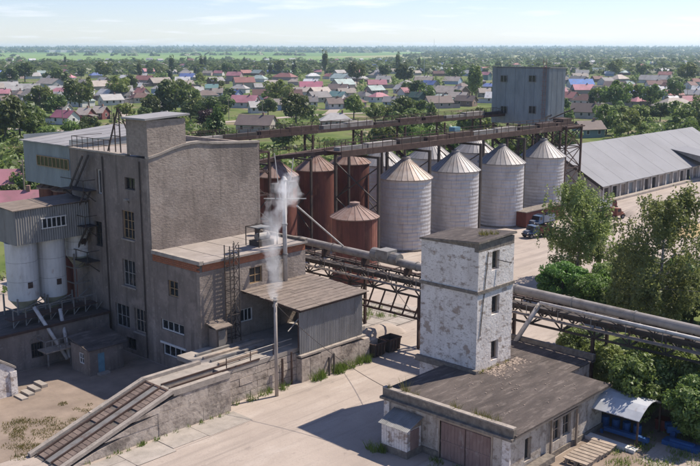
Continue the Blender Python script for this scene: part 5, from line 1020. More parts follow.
# near birches and shrubs by the bridge
def birch(label, x, y, H, rx, n_str, seed_leaf, m, leaf=.2):
    t = thing('birch_tree', label, 'tree', (x, y, 0)); P = []; b = trunk_b(H * .93, .2, 0); 
    for i in range(34):
        z0 = H * rng.uniform(.16, .92); a = rng.uniform(0, 6.28); w = rx * math.sqrt(max(.06, 1 - ((z0 / H - .42) / .58) ** 2)) * rng.uniform(.45, 1.05); e = np.array([math.cos(a) * w, math.sin(a) * w, z0 + H * rng.uniform(.03, .12)]); b.cyl((0, 0, z0), tuple(e), .055, 5, .015)
        for k in range(n_str):
            f_ = rng.uniform(.3, 1.05); s0 = np.array([0, 0, z0]) * (1 - f_) + e * f_ + rng.normal(size=3) * .35; ln_ = rng.uniform(.6, 2.3); c = int(12 * ln_) + 6
            tt = rng.uniform(0, 1, c); q = s0 + np.stack([rng.normal(0, .13, c), rng.normal(0, .13, c), -tt * ln_ + rng.normal(0, .08, c)], 1); P.append(q)
    for q, nn_ in ((crown_pts(int(n_str * 230), rx * .88, rx * .88, H * .4, H * .52, 46, .26, taper=.35)[0], 0),): P.append(q)
    P = np.concatenate(P); P = P[P[:, 2] > .4]; N_ = rng.normal(size=P.shape) + np.array([0, 0, .3]); S = rng.uniform(.7, 1.3, len(P)) * leaf
    o = bpy.data.objects.new('crown', quads_mesh('crown', P, N_, S, m)); link(o, t); part('trunk', b, BIRCHBARK, t, local=True); return t
birch('slender grey-green birch with drooping twigs behind the bright green bush', 99.2, 54.2, 13.0, 5.1, 20, .2, LEAFB, .21)
birch('large loose birch at the right edge behind the overhead pipe', 82.5, 36.2, 16.4, 5.8, 24, .2, LEAFB, .19)
birch('smaller birch sapling between the two big birches', 86.5, 41.5, 8.0, 2.4, 10, .2, LEAFB, .22)
birch('pale birch at the very right edge of the yard', 90, 33.0, 12.5, 3.6, 14, .2, LEAFB, .24)
NEARP = [proto('n', 14000, 5.0, 3.2, LEAFG, 60, .2, .5, .28, rzf=.5), proto('n', 12000, 5.0, 3.0, LEAF, 55, .19, .5, .3, rzf=.5), proto('n', 12000, 5.5, 3.0, LEAFL, 70, .18, .5, .26, rzf=.5)]
for i, (u_, v_, pi, s_, lb_) in enumerate(((562, 300, 0, .95, 'bright green rounded bush left of the birch behind the overhead pipe'), (590, 307, 0, .8, 'bright green bush at the foot of the slender birch'), (613, 300, 1, .8, 'dark green bush between the two birches'), (640, 318, 1, .95, 'dense green bush under the large birch, left side'), (672, 322, 2, 1.0, 'light green bush under the large birch, right side'), (700, 330, 1, 1.1, 'dark bush at the right edge behind the overhead pipe'), (655, 300, 2, .9, 'light bush tucked behind the large birch trunk'), (690, 300, 0, 1.0, 'fresh green bush at the right edge beyond the large birch'), (625, 308, 0, .85, 'fresh green bush left of the large birch'))):
    q = gz(u_, v_); place_tree('bush', lb_, q[0] + (.0 if i < 2 else 1.5), q[1] + (.0 if i < 2 else 1.5), NEARP[pi], s_, 'bushes behind the overhead pipe', 'bush')
for i, (x, y, pi, s_, lb_) in enumerate(((67.5, 33.8, 1, .85, 'dark leafy shrub beneath the conveyor bridge nearest the workshop'), (63.2, 29.0, 2, 1.05, 'light leafy shrub hanging over the curved lean-to'), (66.5, 26.6, 1, 1.0, 'dark shrub under the conveyor bridge right of the lean-to'), (62.6, 24.0, 2, .95, 'light green shrub beside the blue machine frame'), (68, 22.5, 1, 1.1, 'dark shrub at the right edge under the conveyor bridge'), (69.5, 29.8, 2, 1.05, 'light shrub just behind the conveyor bridge'), (71, 38, 1, .8, 'dark shrub in the shade behind the conveyor bridge'), (64.4, 21.6, 1, .7, 'small dark shrub in the lower right corner'))):
    place_tree('shrub', lb_, x, y, NEARP[pi], s_, 'shrubs under the conveyor bridge', 'shrub')

# weeds: blades in tufts
def weeds(name, label, spots, m=GRASSB):
    P = []; N_ = []; V = []; F_ = []
    for (x, y, z, r, n_, h) in spots:
        for i in range(n_):
            a, d = random.uniform(0, 6.28), r * math.sqrt(random.random()); bx, by = x + d * math.cos(a), y + d * math.sin(a); t = random.uniform(0, 6.28); hh = h * random.uniform(.4, 1.2); w = .015 + .02 * random.random(); lx, ly = random.uniform(-.4, .4) * hh, random.uniform(-.4, .4) * hh
            k = len(V); V += [(bx - w * math.cos(t), by - w * math.sin(t), z), (bx + w * math.cos(t), by + w * math.sin(t), z), (bx + lx + w * .5, by + ly, z + hh * .8), (bx + lx * 1.3, by + ly * 1.3, z + hh)]; F_ += [(k, k + 1, k + 2, k + 3)]
    b = B(); b.v = V; b.f = F_; o = solo(name, b, m, label, 'weeds'); o['kind'] = 'stuff'; return o
sp = []
for i in range(60): q = gz(random.uniform(8, 62), 0 or random.uniform(420, 460)); sp.append((q[0], q[1], .03, .55, 60, .16))
sp = [s for s in sp if s[1] > 57.3]
for i in range(30): q = gz(random.uniform(60, 96), random.uniform(402, 440)); sp.append((q[0], max(57.4, q[1]), .03, .35, 40, .14)) if random.random() < .6 else None
weeds('grass_patch', 'dry grass and weeds beside the foot of the ramp', sp)
sp = [(random.uniform(52, 59.5), 53.4 - random.uniform(0, .6), .02, .35, 40, .8) for i in range(26)] + [(random.uniform(30, 43), 53.0 - random.uniform(0, .25), .05, .2, 12, .3) for i in range(24)] + [(random.uniform(44, 50), 54.0 - random.uniform(0, .5), .02, .3, 20, .6) for i in range(12)]
weeds('wall_weeds', 'green weeds growing along the dock and canopy footing', sp, LEAFG)
sp = [(48.05, y, WT + .3, .2, 45, .75) for y in (31.6, 32.0, 32.4, 32.8, 33.2, 34.8, 35.1, 38.4)] + [(48.0, 39.3, WT + .35, .14, 50, 1.2), (47.7, 40.6, WT + .66, .15, 30, .35), (57.6, 39.6, 13.95, .4, 90, .4), (58.4, 39.2, 13.95, .4, 60, .35)] + [(random.uniform(55.2, 59.5), 38.0, WT + .4, .15, 10, .3) for i in range(10)]
weeds('roof_weeds', 'weeds sprouting along the workshop parapet and tower roof', sp)
sp = [(random.uniform(51, 64), random.uniform(22, 27.5), .03, .6, 40, .35) for i in range(60)] + [(random.uniform(45.8, 47.5), random.uniform(33, 37), .03, .3, 25, .3) for i in range(14)] + [(random.uniform(45.2, 46.2), random.uniform(39.4, 40.6), .03, .3, 40, .7) for i in range(5)] + [(random.uniform(69, 73), random.uniform(60, 68), .03, .5, 40, .5) for i in range(20)]
weeds('yard_weeds', 'patchy green weeds around the workshop and in the yard', sp, LEAFG)

# ================================================================ the village
POLES = []
def lane(pts, w):
    b = B(); P_ = [np.array(gz(*p)[:2]) for p in pts]
    for i in range(len(P_) - 1):
        d = P_[i + 1] - P_[i]; n_ = np.array([-d[1], d[0]]) / np.linalg.norm(d) * w / 2
        b.add([(*(P_[i] - n_), .12), (*(P_[i + 1] - n_), .12), (*(P_[i + 1] + n_), .12), (*(P_[i] + n_), .12)], [(0, 1, 2, 3)])
    return struct('lane', b, YARD)
for pts, w in (([(-20, 128), (60, 131), (150, 128), (240, 121), (330, 114), (420, 112)], 6), ([(330, 114), (345, 100), (352, 90), (356, 80)], 5), ([(500, 118), (600, 104), (720, 100)], 6), ([(-20, 101), (90, 100), (200, 99), (300, 97)], 7), ([(120, 128), (126, 108), (131, 92), (134, 82)], 5), ([(560, 92), (640, 90), (720, 88)], 7)): lane(pts, w)
for i, (u_, v_) in enumerate(((18, 208), (228, 121), (262, 122), (300, 116), (352, 112), (398, 112), (440, 113), (520, 116), (560, 110), (600, 104), (650, 102), (690, 101), (128, 104), (60, 131), (110, 130))):
    q = gz(u_, v_); t = thing('utility_pole', 'thin wooden utility pole' if i else 'wooden utility pole by the pink barn at the left edge', 'pole', (q[0] + 3, q[1] + 3, 0), 'utility poles along the village lanes')
    part('post', B().cyl((0, 0, 0), (0, 0, 8.5), .16, 6, .11), WOODGREY, t, local=True); part('crossarm', B().box(-.9, -.06, 7.9, .9, .06, 8.05), WOODGREY, t, local=True)
    POLES.append((u_, v_, t)) if i else None
HOUSE = []
WALLC = {'white': (0.62, 0.6, 0.56), 'blue': (0.3, 0.42, 0.58), 'beige': (0.48, 0.4, 0.31), 'brick': (0.3, 0.17, 0.11), 'pink': (0.5, 0.33, 0.31), 'red': (0.28, 0.05, 0.05), 'green': (0.05, 0.13, 0.1), 'orange': (0.6, 0.32, 0.15), 'teal': (0.14, 0.26, 0.26)}
ROOFC = {'pale grey': (0.4, 0.37, 0.35), 'pink': (0.55, 0.14, 0.2), 'magenta': (0.5, 0.07, 0.16), 'brown': (0.2, 0.13, 0.11), 'beige': (0.42, 0.33, 0.26), 'red': (0.44, 0.12, 0.1), 'maroon': (0.19, 0.07, 0.06), 'blue': (0.06, 0.15, 0.52), 'bright blue': (0.02, 0.2, 0.68), 'teal': (0.1, 0.28, 0.27), 'pale green': (0.33, 0.45, 0.41), 'grey': (0.22, 0.2, 0.2), 'orange': (0.5, 0.22, 0.1), 'white': (0.65, 0.63, 0.62), 'dark green': (0.03, 0.1, 0.08)}
def mute(c, k=.4): g = sum(c) / 3; return tuple((x * (1 - k) + g * k) * .92 for x in c)
WALLC = {k: mute(c) for k, c in WALLC.items()}; ROOFC = {k: mute(c) for k, c in ROOFC.items()}
def house(u, v, wpx, roofc, wallc, short, hip=False, yaw=None, tall=1.0, dist_h=None):
    q = gz(u, v); D = math.hypot(q[0], q[1]); w = max(5.0, wpx * .86 * D / 930.0); d = min(max(6.0, w * .62), 11); h = 2.9 * tall; rh = min(3.6, d * .38)
    yw = YAW - math.pi / 2 + (random.choice((-.8, -.55, -.3, .1, .35, .7)) if yaw is None else yaw)
    t = thing('village_house', short, 'house', (q[0], q[1], 0), 'village houses', yw); HOUSE.append((u, v, wpx, short, q[0], q[1]))
    wm = mat('house_wall_' + wallc, WALLC[wallc], tuple(k * .8 for k in WALLC[wallc]), 0.3, rough=.9, rnd=.15); rmm = mat('house_roof_' + roofc.replace(' ', '_'), ROOFC[roofc], tuple(k * .75 for k in ROOFC[roofc]), 0.25, dirt=((.22, .17, .14), .5, (1, 1, 1), .55, .7, .6), rough=.75, rnd=.22)
    k = dict(local=True); b = B().box(-w / 2, -d / 2, 0, w / 2, d / 2, h)
    if not hip:
        for s_ in (-1, 1): b.ext([(s_ * w / 2 - s_ * .15, -d / 2, h), (s_ * w / 2 - s_ * .15, d / 2, h), (s_ * w / 2 - s_ * .15, 0, h + rh)], (s_ * .14, 0, 0))
    part('wall', b, wm, t, **k); e = .5
    if hip:
        a, c = w / 2 + e, d / 2 + e; rr = max(.3, w / 2 - d / 2); rb = B().add([(-a, -c, h), (a, -c, h), (a, c, h), (-a, c, h), (-rr, 0, h + rh), (rr, 0, h + rh)], [(0, 1, 5, 4), (1, 2, 5), (2, 3, 4, 5), (3, 0, 4), (3, 2, 1, 0)])
    else:
        rb = B(); o_ = rh * e / (d / 2)
        for s_ in (-1, 1): rb.ext([(-w / 2 - e, s_ * (d / 2 + e), h - o_), (w / 2 + e, s_ * (d / 2 + e), h - o_), (w / 2 + e, 0, h + rh), (-w / 2 - e, 0, h + rh)], (0, 0, .16))
    ro = part('roof', rb, rmm, t, **k)
    if D < 1000: part('chimney', B().box(w * .18, -.35, h + rh * .5, w * .18 + .6, .3, h + rh + .9), mat('chimney_brick', (.3, .18, .14), (.22, .14, .11), 2), ro, **k)
    if D < 1000 and random.random() < .55:
        s_ = random.choice((-1, 1)); lw_ = w * random.uniform(.3, .5); ld = d * random.uniform(.5, .8)
        lo_ = part('lean_to', B().box(s_ * w / 2, -d * .4, 0, s_ * (w / 2 + lw_), -d * .4 + ld, 2.1), wm, t, **k)
        part('lean_to_roof', B().ext([(s_ * w / 2, -d * .4 - .3, 2.75), (s_ * (w / 2 + lw_ + .3), -d * .4 - .3, 2.05), (s_ * (w / 2 + lw_ + .3), -d * .4 + ld + .3, 2.05), (s_ * w / 2, -d * .4 + ld + .3, 2.75)], (0, 0, .1)), mat('lean_to_roofing', (0.2, 0.18, 0.17), (0.14, 0.12, 0.11), .4), lo_, **k)
    if D < 600:
        nw = max(2, int(w / 3.2))
        for i in range(nw):
            xx = -w / 2 + w * (i + .5) / nw; f_ = part('window', B().box(xx - .6, -d / 2 - .06, h * .38, xx + .6, -d / 2 - .005, h * .38 + 1.4), WHITEPAINT, t, **k); part('pane', B().box(xx - .48, -d / 2 - .08, h * .38 + .12, xx + .48, -d / 2 - .061, h * .38 + 1.28), GLASS, f_, **k)
        for s_ in (-1, 1):
            xx = s_ * (w / 2 + .03); f_ = part('window', B().box(xx - .028, -.6, h * .38, xx + .028, .6, h * .38 + 1.4), WHITEPAINT, t, **k); part('pane', B().box(xx - .05, -.48, h * .38 + .12, xx + .05, .48, h * .38 + 1.28), GLASS, f_, **k)
    return t
HL = [  # u, v(base), width px, roof, wall, label
 (9, 90, 19, 'pale grey', 'white', 'white house with pale grey roof at the far left edge'), (30, 93, 22, 'pale grey', 'blue', 'light blue gabled house with pale roof at the far left'),
 (3, 98, 16, 'pink', 'beige', 'pink-roofed house cut by the left picture edge'), (9, 106, 18, 'brown', 'beige', 'brown-roofed house just below the pink one at left'),
 (51, 87, 38, 'beige', 'white', 'long beige-roofed row house at upper left'), (70, 95, 8, 'red', 'white', 'tiny red-roofed house between the tall left trees'),
 (96, 90, 26, 'beige', 'beige', 'broad beige-roofed house left of the maroon roof'), (111, 105, 24, 'pale grey', 'white', 'grey many-gabled white house above the mill roof mast'),
 (66, 124, 26, 'magenta', 'white', 'bright magenta-roofed house behind the gallery house'), (64, 116, 10, 'pale grey', 'white', 'white gable just behind the bright magenta roof'),
 (86, 121, 11, 'beige', 'red', 'dark red-walled cottage right of the magenta roof'), (101, 119, 9, 'beige', 'red', 'second dark red-walled cottage beside the mill mast'),
 (145, 83, 19, 'red', 'pink', 'long red-roofed house behind the penthouse at upper left'), (160, 86, 24, 'beige', 'brick', 'large beige-roofed brick house beside the long red roof'),
 (114, 91, 15, 'maroon', 'beige', 'maroon-roofed house left of the penthouse trees'), (188, 80, 17, 'blue', 'white', 'blue-roofed house above the penthouse'),
 (142, 97, 12, 'red', 'beige', 'dusty red-roofed cottage left of the dark penthouse trees'), (191, 95, 9, 'orange', 'orange', 'small orange house right of the dark penthouse trees'),
 (199, 95, 7, 'pale grey', 'white', 'tiny white house beside the orange one'), (212, 92, 14, 'teal', 'white', 'teal-roofed house right of the penthouse'),
 (218, 97, 11, 'beige', 'blue', 'pale blue cottage with beige roof below the teal roof'), (162, 114, 12, 'grey', 'white', 'white gabled cottage just above the penthouse roof'),
 (235, 81, 17, 'pink', 'pink', 'two-storey pink brick house with dusty pink roof'), (244, 89, 23, 'red', 'beige', 'red and beige roofed house below the two-storey pink one'),
 (236, 99, 6, 'blue', 'blue', 'tiny blue shed below the red and beige roof'), (285, 80, 27, 'red', 'pink', 'long salmon-red building left of the magenta roof'),
 (259, 82, 18, 'pale green', 'white', 'white house with pale green roof left of the salmon building'), (275, 87, 15, 'beige', 'beige', 'beige-roofed cottage below the salmon building'),
 (311, 91, 26, 'magenta', 'white', 'wide magenta-roofed house at upper middle'), (313, 79, 15, 'white', 'white', 'white-roofed house above the wide magenta roof'),
 (255, 113, 13, 'pale grey', 'white', 'small white cottage with grey roof in the meadow'), (296, 105, 19, 'orange', 'beige', 'orange-roofed cottage left of the grey gable'),
 (312, 107, 12, 'grey', 'white', 'white cottage with steep dark grey gable'), (279, 110, 16, 'beige', 'blue', 'beige-roofed cottage with bluish wall in the gardens'),
 (341, 81, 22, 'pale green', 'white', 'big pale green-roofed house right of the magenta roof'), (329, 79, 9, 'red', 'white', 'small red-roofed house left of the pale green roof'),
 (343, 88, 25, 'pale green', 'beige', 'low pale green roof below the big pale green one'), (377, 88, 21, 'pink', 'pink', 'pink-roofed house right of the pale green roofs'),
 (376, 78, 15, 'beige', 'beige', 'beige house above the pink roof'), (338, 101, 19, 'teal', 'white', 'teal-grey roofed house in the middle gardens'),
 (334, 109, 17, 'brown', 'white', 'brown twin-gabled cottage below the teal-grey roof'), (379, 102, 21, 'pink', 'white', 'bright pink-roofed house above the rusty gallery'),
 (391, 107, 16, 'grey', 'blue', 'low grey-blue roof right of the bright pink one'), (406, 101, 17, 'pink', 'white', 'white two-storey house with pink roof trim'),
 (417, 107, 17, 'dark green', 'green', 'dark green steep-gabled house beside the white two-storey one'), (422, 83, 17, 'white', 'white', 'white low house above the dark green gable'),
 (336, 128, 36, 'pale grey', 'beige', 'large hip-roofed grey house just behind the rusty gallery'), (451, 97, 40, 'beige', 'brick', 'very wide beige-roofed house left of the tower house'),
 (466, 106, 22, 'brown', 'brick', 'brown brick gabled house left of the tower house'), (438, 108, 30, 'brown', 'pink', 'long low brown-roofed house beside the brick gable'),
 (424, 84, 20, 'beige', 'beige', 'beige row house above the wide beige roof'), (486, 80, 11, 'pink', 'teal', 'narrow two-storey house with pink roof beside the tower house'),
 (485, 97, 15, 'beige', 'beige', 'beige house touching the left side of the tower house'), (580, 88, 27, 'bright blue', 'white', 'bright blue-roofed house right of the tower house'),
 (597, 82, 12, 'maroon', 'brick', 'maroon-roofed house beside the bright blue roof'), (606, 85, 18, 'grey', 'white', 'grey-roofed house right of the maroon roof'),
 (619, 82, 20, 'beige', 'beige', 'beige-roofed house at upper right'), (654, 83, 32, 'pale grey', 'white', 'long pale shed among trees at upper right'),
 (697, 85, 12, 'red', 'white', 'red-roofed house at the right picture edge'), (697, 94, 10, 'white', 'white', 'white-walled house below the red roof at the right edge'),
 (588, 118, 36, 'brown', 'beige', 'brown-roofed barn right of the tower house legs'), (588, 137, 30, 'brown', 'teal', 'teal-walled shed with brown roof behind the warehouse'),
 (674, 112, 42, 'beige', 'beige', 'long low beige roof behind the warehouse'), (663, 95, 9, 'white', 'white', 'small white house among the right-hand trees'),
 (257, 132, 42, 'brown', 'beige', 'long low brown barn behind the mill and red silos'), (15, 196, 44, 'pink', 'white', 'long pink-roofed barn at the left edge behind the white silos'), (22, 222, 40, 'pink', 'beige', 'near pink-roofed shed touching the corrugated loft at left'),
]
for hrow in HL:
    u_, v_, w_, rc, wc, lb_ = hrow; hip = 'hip' in lb_ or (hash_ := (u_ * 7 + v_) % 5) == 0; yaw = None
    if v_ > 190: yaw = R(43) - math.pi / 2 + R(47) - math.pi / 2 + R(90)
    tall = 1.75 if 'two-storey' in lb_ else 1.0
    house(u_, v_, w_, rc, wc, lb_, hip, yaw if yaw is None else R(10), tall)
# more roofs fading towards the fields
k_ = 0; FARH = []
while k_ < 290:
    u_ = random.uniform(-15, 715); v_ = 60.5 + 16 * random.random() ** 1.2 if k_ < 170 else random.uniform(72, 108)
    if any(abs(u_ - h[0]) < (h[2] + 9) * .5 and abs(v_ - h[1]) < (2.4 if k_ < 170 else 3.6) for h in HOUSE): continue
    rc = random.choice(['pale grey', 'pale grey', 'beige', 'beige', 'brown', 'red', 'pink', 'white', 'grey', 'pale green', 'maroon', 'blue']); ht = house(u_, v_, random.uniform(7, 13) * (v_ - 45) / 26, rc, random.choice(['white', 'white', 'beige', 'pink', 'brick', 'blue']), 'distant village house', random.random() < .3); ht['group'] = 'distant houses near the fields'; HOUSE[-1] = HOUSE[-1][:3] + (None,) + HOUSE[-1][4:]; k_ += 1; FARH.append((u_, v_, ht, rc))
# trees among the houses: each its own object, named after the house it stands by
named = [h for h in HOUSE if h[3]]
import re
LABELS = set()
def short_name(t): return re.split(r' (?:at|left|right|above|below|behind|beside|between|among|in|cut|just|touching|standing) ', t)[0]
def near_label(u, v, what):
    for h in sorted(named, key=lambda h: (h[0] - u) ** 2 + ((h[1] - v) * 1.6) ** 2):
        du, dv = u - h[0], v - h[1]
        rel = ('right of' if du > 0 else 'left of') if abs(du) > abs(dv) * 1.2 else ('in front of' if dv > 0 else 'behind')
        lb_ = f'{what} {rel} the {short_name(h[3])}'
        if lb_ not in LABELS and len(lb_.split()) <= 16: LABELS.add(lb_); return lb_
    return what
special = [(40, 112, 'round', 1, 1.55), (80, 112, 'round', 3, 1.6), (20, 138, 'round', 1, 1.5), (6, 142, 'round', 3, 1.5), (34, 140, 'round', 0, 1.15), (50, 144, 'round', 2, .9), (72, 135, 'bush', 0, 1.5), (160, 118, 'round', 1, 1.55), (176, 118, 'round', 3, 1.7), (188, 116, 'round', 3, 1.35), (277, 106, 'round', 0, 1.6), (296, 126, 'round', 3, 1.3), (268, 116, 'round', 1, 1.0), (140, 80, 'tall', 0, 1.2), (172, 75, 'tall', 0, 1.5), (228, 76, 'round', 3, 1.5), (279, 74, 'round', 3, 1.7), (357, 84, 'round', 3, 1.9), (385, 78, 'round', 1, 1.7), (404, 84, 'round', 1, 2.1), (398, 73, 'tall', 0, 1.7), (325, 74, 'tall', 0, 1.9), (456, 82, 'round', 0, 1.8), (476, 100, 'tall', 1, 1.5), (472, 97, 'tall', 0, 1.3), (60, 86, 'round', 1, 1.8), (10, 84, 'round', 1, 1.8), (25, 82, 'round', 3, 1.8), (105, 80, 'round', 3, 1.8), (121, 100, 'round', 0, 1.6), (130, 92, 'round', 1, 1.5), (560, 79, 'round', 1, 1.8), (615, 76, 'round', 0, 2.1), (585, 74, 'round', 1, 1.9), (640, 78, 'round', 1, 1.8), (686, 85, 'round', 3, 1.9), (675, 94, 'round', 1, 1.3), (600, 108, 'round', 2, 1.7), (615, 112, 'round', 0, 1.7), (632, 105, 'round', 2, 1.7), (650, 108, 'round', 0, 1.4), (660, 122, 'round', 1, 1.0), (680, 125, 'round', 0, 1.1), (695, 122, 'round', 0, 1.1), (606, 135, 'round', 0, 1.25), (618, 128, 'round', 2, 1.0), (640, 122, 'round', 2, 1.1), (705, 118, 'round', 0, 1.2), (222, 118, 'round', 2, .9), (225, 110, 'bush', 1, 2.0), (310, 118, 'bush', 1, 1.6), (375, 124, 'round', 0, .95), (390, 120, 'bush', 1, 1.7), (420, 122, 'bush', 0, 1.4), (405, 118, 'bush', 0, 1.4), (30, 198, 'round', 0, .75), (10, 210, 'round', 1, .6), (42, 192, 'round', 1, .6)]
tn = 0; used = []
def add_tree(u, v, kind, i, s):
    global tn
    q = gz(u, v); names = {'round': 'leafy_tree', 'tall': 'poplar_tree', 'fir': 'fir_tree', 'bush': 'garden_bush'}; kinds = {'round': ['leafy tree', 'dark leafy tree', 'light green tree', 'dark broad tree', 'loose leafy tree'], 'tall': ['slim dark poplar', 'slim green poplar'], 'fir': ['dark fir'], 'bush': ['light green bush', 'green bush']}
    size = 'big' if s > 1.4 else ('small' if s < .9 else 'middling'); place_tree(names[kind], near_label(u, v, size + ' ' + kinds[kind][i]), q[0], q[1], PR[kind][i], s, 'trees and bushes among the village houses', 'bush' if kind == 'bush' else 'tree'); used.append((u, v)); tn += 1
for a in special: add_tree(*a)
for (pu, pv_, po) in POLES: po['label'] = near_label(pu, pv_, 'thin wooden utility pole')
for (u_, v_, ht, rc) in FARH: ht['label'] = near_label(u_, v_, f'small distant {rc}-roofed house' if v_ < 76 else f'little {rc}-roofed cottage')
att = 0
while tn < 295 and att < 6000:
    att += 1; u_ = random.uniform(-20, 720); v_ = 63 + 100 * random.random() ** 1.9
    q = gz(u_, v_)
    if q[0] < 252 and q[1] < 114: continue
    if any(abs(u_ - h[0]) < h[2] * .5 + 3.5 and -3 < v_ - h[1] < (v_ - 49) * .3 and random.random() < .93 for h in named): continue
    if any(abs(u_ - a) < 7 and abs(v_ - b_) < 2.2 for a, b_ in used): continue
    kd = random.choices(['round', 'tall', 'fir', 'bush'], [.62, .05, .04, .29])[0]; add_tree(u_, v_, kd, random.randrange(len(PR[kd])), random.uniform(.7, 1.25) * (1.15 if v_ < 85 else 1))
q = gz(208, 138); t = thing('plum_tree', 'dark purple-leaved plum tree behind the mill roof', 'tree', (q[0], q[1], 0)); P, N_ = crown_pts(1500, 4.0, 3.8, 3.2, 6.5, 22, .36); o = bpy.data.objects.new('crown', quads_mesh('crown', P, N_, rng.uniform(.3, .6, 1500), PLUM)); link(o, t); part('trunk', trunk_b(7, .2, 4, 2), BARK, t, local=True)

# hedges and garden scrub between the houses, and distant woods: masses nobody could count
P, N_, S = [], [], []
for i in range(6500):
    u_ = random.uniform(-40, 740); v_ = 60.5 + 135 * random.random() ** 2.4; q = gz(u_, v_)
    if q[0] < 248 and q[1] < 108: continue
    if any(abs(u_ - h[0]) < h[2] * .5 + 1 and -2 < v_ - h[1] < (v_ - 49) * .16 for h in HOUSE): continue
    r_ = random.uniform(.8, 2.2) * (1 + max(0, 80 - v_) * .05); c = 16; dd = unit(c); P.append(np.array([q[0], q[1], r_ * .55]) + dd * np.array([r_ * 1.5, r_ * 1.5, r_ * .6])); N_.append(dd + np.array([0, 0, .6])); S.append(rng.uniform(.5, .9, c) * r_ * .75)
for (xa, xb, ya, yb, c_) in ((-20, 60, 100, 190, 420), (72, 170, -30, 42, 420)):     # rough scrub around the plant
    for i in range(c_):
        x_, y_ = random.uniform(xa, xb), random.uniform(ya, yb)
        if xa > 50 and y_ > 30 + (x_ - 72) * .12: continue
        r_ = random.uniform(.6, 2.0); c = 30; dd = unit(c); P.append(np.array([x_, y_, r_ * .6]) + dd * rng.uniform(.7, 1.1, (c, 1)) * np.array([r_ * 1.2, r_ * 1.2, r_ * .8])); N_.append(dd + np.array([0, 0, .6])); S.append(rng.uniform(.3, .6, c) * r_ * .7)
for i in range(3000):      # the smaller village trees beyond the nearest three hundred
    u_ = random.uniform(-40, 740); v_ = 61.5 + 50 * random.random() ** 1.6; q = gz(u_, v_)
    if any(abs(u_ - h[0]) < h[2] * .5 + 1.5 and -2 < v_ - h[1] < (v_ - 49) * (.3 if h[3] else .18) for h in HOUSE): continue
    r_ = random.uniform(1.3, 3.8); h_ = r_ * random.uniform(.9, 1.6); c = 36; dd = unit(c); P.append(np.array([q[0], q[1], h_ * 1.05]) + dd * rng.uniform(.6, 1.1, (c, 1)) * np.array([r_, r_, h_])); N_.append(dd + np.array([0, 0, .5])); S.append(rng.uniform(.6, 1.1, c) * r_ * .5)
for kk_, (nm_, lm_, lb_) in enumerate((('light_garden_scrub', LEAFL, 'light green shrubs and young trees scattered between the village houses'), ('dark_garden_scrub', LEAFD, 'dark green small trees scattered between the village houses'))):
    o = bpy.data.objects.new(nm_, quads_mesh(nm_, np.concatenate(P[kk_::3]), np.concatenate(N_[kk_::3]), np.concatenate(S[kk_::3]), lm_)); link(o); tag(o, lb_, 'scrub'); o['kind'] = 'stuff'
o = bpy.data.objects.new('garden_scrub', quads_mesh('garden_scrub', np.concatenate(P[2::3]), np.concatenate(N_[2::3]), np.concatenate(S[2::3]), LEAF)); link(o); tag(o, 'hedges and small trees filling the gardens between the village houses', 'scrub'); o['kind'] = 'stuff'
P, N_, S = [], [], []
def wood_at(x, y, r_, h_, c=12):
    z = ground_height(x, y); dd = unit(c); dd[:, 2] = np.abs(dd[:, 2]); P.append(np.array([x, y, z]) + dd * np.array([r_, r_, h_])); N_.append(dd + np.array([0, 0, .4])); S.append(rng.uniform(.6, 1.2, c) * r_ * .9)
for i in range(1700):    # far trees over the outskirts
    a = YAW + random.uniform(-.44, .44); D = 1050 + (850 if a > YAW - .02 else 1350) * random.random() ** 1.2; wood_at(D * math.cos(a), D * math.sin(a), random.uniform(4, 9), random.uniform(6, 11), 9)
belts = [(2350, 2400, -.45, .45, 50), (3650, 3720, -.45, -.05, 40), (2700, 3500, .06, .45, 230), (3900, 4600, .08, .45, 300), (5200, 5280, -.45, .05, 90), (5200, 5900, .1, .45, 420), (5900, 6100, -.45, .2, 260), (7000, 8200, -.46, .46, 1500), (9300, 12400, -.46, .46, 3000)]
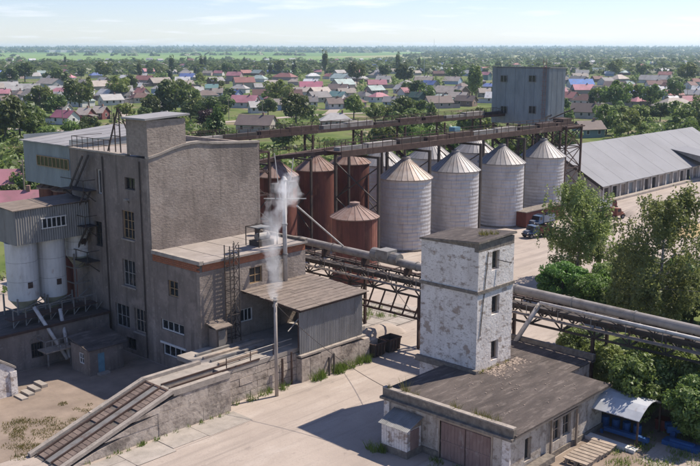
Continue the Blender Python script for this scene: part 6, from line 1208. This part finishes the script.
for (d0, d1, a0, a1, c) in belts:
    for i in range(c):
        a = YAW - random.uniform(a0, a1); D = random.uniform(d0, d1) + 160 * math.sin(a * 31); k = D / 3000; wood_at(D * math.cos(a), D * math.sin(a), random.uniform(9, 20) * k, random.uniform(7, 12) * max(.8, k * .36), 9)
o = bpy.data.objects.new('distant_woods', quads_mesh('distant_woods', np.concatenate(P), np.concatenate(N_), np.concatenate(S), FARLEAF)); link(o); tag(o, 'distant bluish woods and tree belts below the horizon', 'woodland'); o['kind'] = 'stuff'
# far pale works on the plain
fw = thing('distant_works', 'far pale strip of works buildings in the fields at upper left', 'building', (0, 0, 0)); q = gz(85, 54.2); ORG[fw.name] = (q[0], q[1], 0); fw.location = (q[0], q[1], 0)
for i in range(7):
    a = (i - 3) * 62; cx, cy_ = q[0] + a * math.sin(YAW), q[1] - a * math.cos(YAW); gh = ground_height(cx, cy_); part('hall', B().box(cx - 24, cy_ - 24, gh - 3, cx + 24, cy_ + 24, gh + 13), WHITEPAINT, fw)
fm_ = thing('radio_mast', 'thin far radio mast at the horizon', 'mast', (0, 0, 0)); q = gz(434, 55); fm_.location = (q[0], q[1], 0); part('mast', B().cyl((0, 0, -10), (0, 0, 75), 1.0, 6, .4), GREYSTEEL, fm_, local=True)
rmst = thing('village_mast', 'thin white mast standing in the village', 'mast', (0, 0, 0)); q = gz(424, 78); rmst.location = (q[0], q[1], 0); part('mast', B().cyl((0, 0, 0), (0, 0, 24), .3, 6, .15), WHITEPAINT, rmst, local=True)

# ================================================================ haze
hz = bpy.data.materials.new('haze'); hz.use_nodes = True; hn = hz.node_tree.nodes; hn.clear()
ho = hn.new('ShaderNodeOutputMaterial'); hv = hn.new('ShaderNodeVolumePrincipled'); hv.inputs['Color'].default_value = (0.62, 0.8, 1.0, 1); hv.inputs['Density'].default_value = 0.00009; hv.inputs['Anisotropy'].default_value = 0.3
hz.node_tree.links.new(hv.outputs[0], ho.inputs['Volume'])
hb = B().box(-13500, -13500, -90, 13500, 13500, 85)
o = bpy.data.objects.new('haze', hb.mesh('haze', hz)); link(o); o['kind'] = 'stuff'; o['label'] = 'thin bluish summer haze over the plain'
